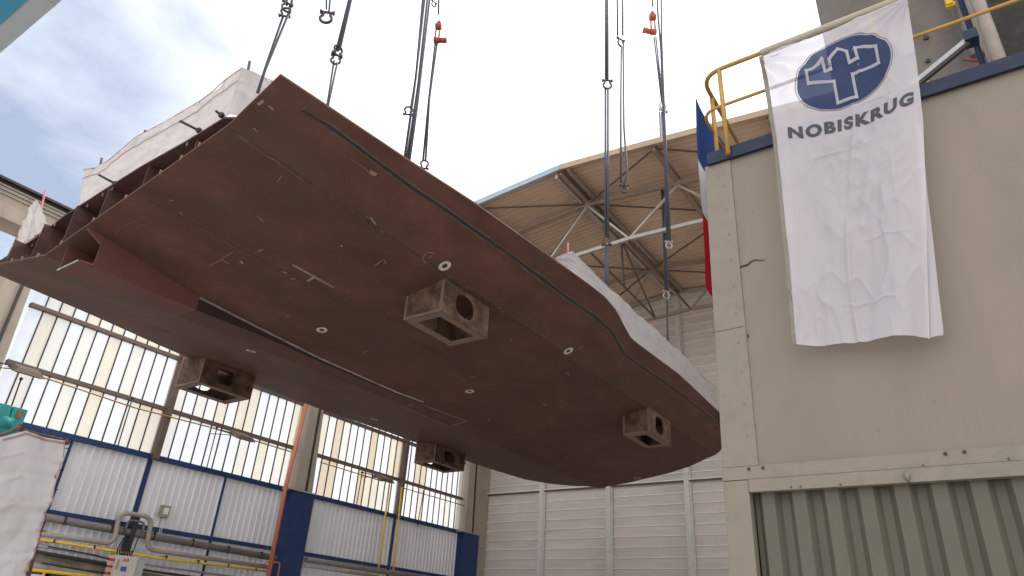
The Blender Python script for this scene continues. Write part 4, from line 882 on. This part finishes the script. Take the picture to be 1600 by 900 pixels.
flood(42, 580, 'floodlight on the window rail at the far left beside the nearest column')
flood(378, 682, 'floodlight on the rail in front of the second window')
flood(600, 748, 'floodlight above the yellow vertical pipes in front of the third window')
# small wall box on the cladding
q = onX(257, 799, -20.9); t = thing('wall_box', q, 'small grey electrical box with pale cover on the ribbed cladding', 'electrical box')
b = MB(); b.box(-20.98, -20.82, q.y - .13, q.y + .13, q.z - .17, q.z + .17); b.build('housing', PIPE_B, t, bevel=.01)
b = MB(); b.box(-20.815, -20.80, q.y - .07, q.y + .07, q.z - .09, q.z + .09); b.build('cover', WHL, t)
b = MB(); b.tube([(-20.88, q.y, q.z - .17), (-20.88, q.y, q.z - .95)], .012, 6); b.tube([(-20.88, q.y + .06, q.z - .17), (-20.88, q.y + .06, q.z - .95)], .012, 6); b.build('cable', WHL, t)
# control cabinet
q0 = onX(186, 867, -19.8); q1 = onX(217, 872, -19.8)
t = thing('control_cabinet', (-19.9, (q0.y + q1.y) / 2, 1.2), 'beige electrical control cabinet with red lettering and a blue label', 'control cabinet')
zt = q0.z; y0_, y1_ = q0.y, q1.y
b = MB(); b.box(-20.3, -19.8, y0_, y1_, 1.2, zt); b.build('body', CABI, t, bevel=.01)
b = MB(); b.box(-20.25, -19.85, y1_ + .002, y1_ + .24, 1.2, zt - .08); b.build('side_module', CABG, t, bevel=.01)
b = MB(); q = onX(197, 875, -19.79); V, Fc = text_mesh('ABB', .02); b.add([(-19.792, q.y - .09 + u * .18, q.z - .035 + v * .07) for u, v in V], Fc); b.build('lettering', REDP, t)
b = MB(); q = onX(193, 889, -19.79); b.box(-19.797, -19.79, q.y - .08, q.y + .08, q.z - .06, q.z + .06); b.build('blue_label', BLUL, t)
b = MB(); q = onX(184, 880, -19.79); b.box(-19.797, -19.785, q.y - .03, q.y + .03, q.z - .14, q.z + .1); b.build('handle', PIPE_B, t)
for i in range(5): b = MB(); b.tube([(-19.95, y0_ - .02, zt - .12 - i * .17), (-19.95, y0_ - .16, zt - .12 - i * .17)], .035, 8); b.build('plug', REDP, t)
b = MB()
for i in range(4): b.tube([(-19.95, y0_ - .16, zt - .12 - i * .17), (-20.1, y0_ - .6, zt - .05 - i * .2), (-20.3, y0_ - 1.6, zt + .02 - i * .2)], .02, 6); b.build('cable', BLACK, t); b = MB()
for i in range(6): b.tube([(-20.1, y0_ + .1 + i * .08, zt), (-20.25, y0_ + .15 + i * .06, zt + .18), (-20.4, y0_ + .3 + i * .04, zt + .5)], .018, 6); b.build('cable', BLACK, t); b = MB()
# yellow handrail at the bottom left
t = thing('walkway_handrail', onX(38, 889, -18.5), 'bright yellow walkway handrail at the bottom left corner', 'handrail')
a_, c_ = onX(38, 889, -18.5), onX(150, 902, -18.5); b = MB(); b.tube([a_ + Vector((0, -.5, .0)), c_ + Vector((0, 1, 0))], .035, 10); b.build('rail', YEL2, t)
for (px, py) in ((70, 893), (125, 900)):
    q = onX(px, py, -18.5); b = MB(); b.tube([q, (q.x, q.y, q.z - 1.1)], .03, 10); b.build('post', YEL2, t)
# equipment cabinets below the handrail
for i, (px, py, lab) in enumerate(((58, 895, 'dark blue switch cabinet with a white label at the bottom left, left one'), (90, 899, 'dark blue switch cabinet with a white label right of the yellow post'))):
    q = onX(px, py, -19.2); t = thing('switch_cabinet', (-19.4, q.y, 1.0), lab, 'switch cabinet', 'switch cabinets behind the handrail')
    b = MB(); b.box(-19.8, -19.2, q.y - .28, q.y + .28, 1.0, q.z + .03); b.build('body', NAVY, t, bevel=.01)
    b = MB(); b.box(-19.196, -19.19, q.y - .14, q.y + .16, q.z - .25, q.z - .03); b.build('label_plate', WHL, t)
# teal machine
t = thing('teal_hoist', onX(15, 670, -19.0), 'teal painted machine housing with a rust patch at the left picture edge', 'machine')
def pz_(pts, x, dx, mm, nm):
    b = MB(); b.prism([onX(*p, x) for p in pts], (dx, 0, 0)); return b.build(nm, mm, t, bevel=.008)
pz_([(-30, 622), (19, 634), (14, 652), (-30, 645)], -18.9, -.5, TEAL, 'beam')
pz_([(22, 635), (44, 641), (34, 666), (28, 676), (-10, 686), (8, 663), (15, 652)], -18.95, -.6, TEAL, 'housing')
b = MB(); q = onX(8, 660, -18.7); b.tube([q + Vector((0, -.12, 0)), q + Vector((0, .12, 0))], .14, 12); b.build('roller', TEAL, t)
b = MB(); q = onX(30, 647, -18.94); b.box(-18.945, -18.94, q.y - .05, q.y + .06, q.z - .1, q.z + .09); b.build('rust_patch', mat('rust', (.25, .09, .03), .8, 0, .3, 8), t)
# white wrapped scaffold, lower left
XT = -12.5
Lf = [onX(*p, XT) for p in ((-60, 700), (0, 681), (16, 677), (30, 671), (60, 681), (98, 688))]
Bf = [onX(*p, XT) for p in ((-60, 960), (-30, 955), (-10, 950), (5, 945), (20, 945), (36, 950))]
t = thing('sheeted_scaffold', onX(20, 940, XT), 'scaffold tower wrapped in creased white sheeting at the lower left', 'scaffold')
edgeR = [onX(*p, XT) for p in ((99, 688), (94, 715), (80, 765), (76, 780), (68, 800), (62, 828), (52, 862), (38, 880), (36, 930))]
def sh(u, v):
    top_ = lineat(Lf, u); r_ = lineat(edgeR, v); l_ = Lf[0] + (Bf[0] - Lf[0]) * v
    p = l_.lerp(r_, u); p.z += (top_.z - Lf[0].lerp(edgeR[0], u).z) * (1 - v); return p
b = MB(); b.smooth = True
def shf(u, v):
    p = Vector(sh(u, v)); a = noise.noise(Vector((u * 3, v * 4, 1))) * .05 + abs(noise.noise(Vector((u * 2.5 + v * 2, v * 3.5, 4)))) * .05 + noise.noise(Vector((u * 14, v * 10, 8))) * .006
    a += .03 * abs(math.sin(v * 13)) ** .5
    for cv_ in (.13, .27, .44, .58, .77): a += .018 * math.exp(-((v - cv_ - .015 * noise.noise(Vector((u * 4, cv_ * 9, 0)))) / .008) ** 2)
    a += .035 * max(0, u - .85) / .15 * noise.noise(Vector((u * 5, v * 26, 3)))
    return p + Vector((a, a * .4, 0))
b.grid(shf, 60, 80); b.build('sheet', TARPL, t)
b = MB()
for i, v in enumerate((.05, .2, .33, .48, .6, .74, .9)):
    q = sh(1.0, v); b.tube([q, q + Vector((-.1, .14, .03))], .008, 6)
b.build('tie', BLACK, t)
b = MB(); b.tube([onX(100, 684, XT - .1), onX(36, 935, XT - .1)], .0 + .026, 8); b.tube([Lf[1] + Vector((-.08, 0, .01)), Lf[3] + Vector((-.08, 0, .01)), Lf[-1] + Vector((-.08, .05, .01))], .026, 8)
b.ball(onX(104, 690, XT - .1), .06); b.ball(onX(30, 668, XT), .06); b.build('scaffold_tube', POLE, t)
b = MB(); P = [shf(.33 + u * .67, .02) + Vector((.01, 0, .01)) for u in [i / 20 for i in range(21)]]; b.tube(P, .018, 6); b.tube([shf(1, i / 30) + Vector((.012, .004, 0)) for i in range(31)], .010, 5); b.build('edge_cord', PINK, t)
# thin backing so the tower has depth
b = MB(); b.grid(lambda u, v: Vector(sh(u, v)) + Vector((-1.3, .05, 0)), 10, 10); b.build('rear_sheet', TARPL, t)
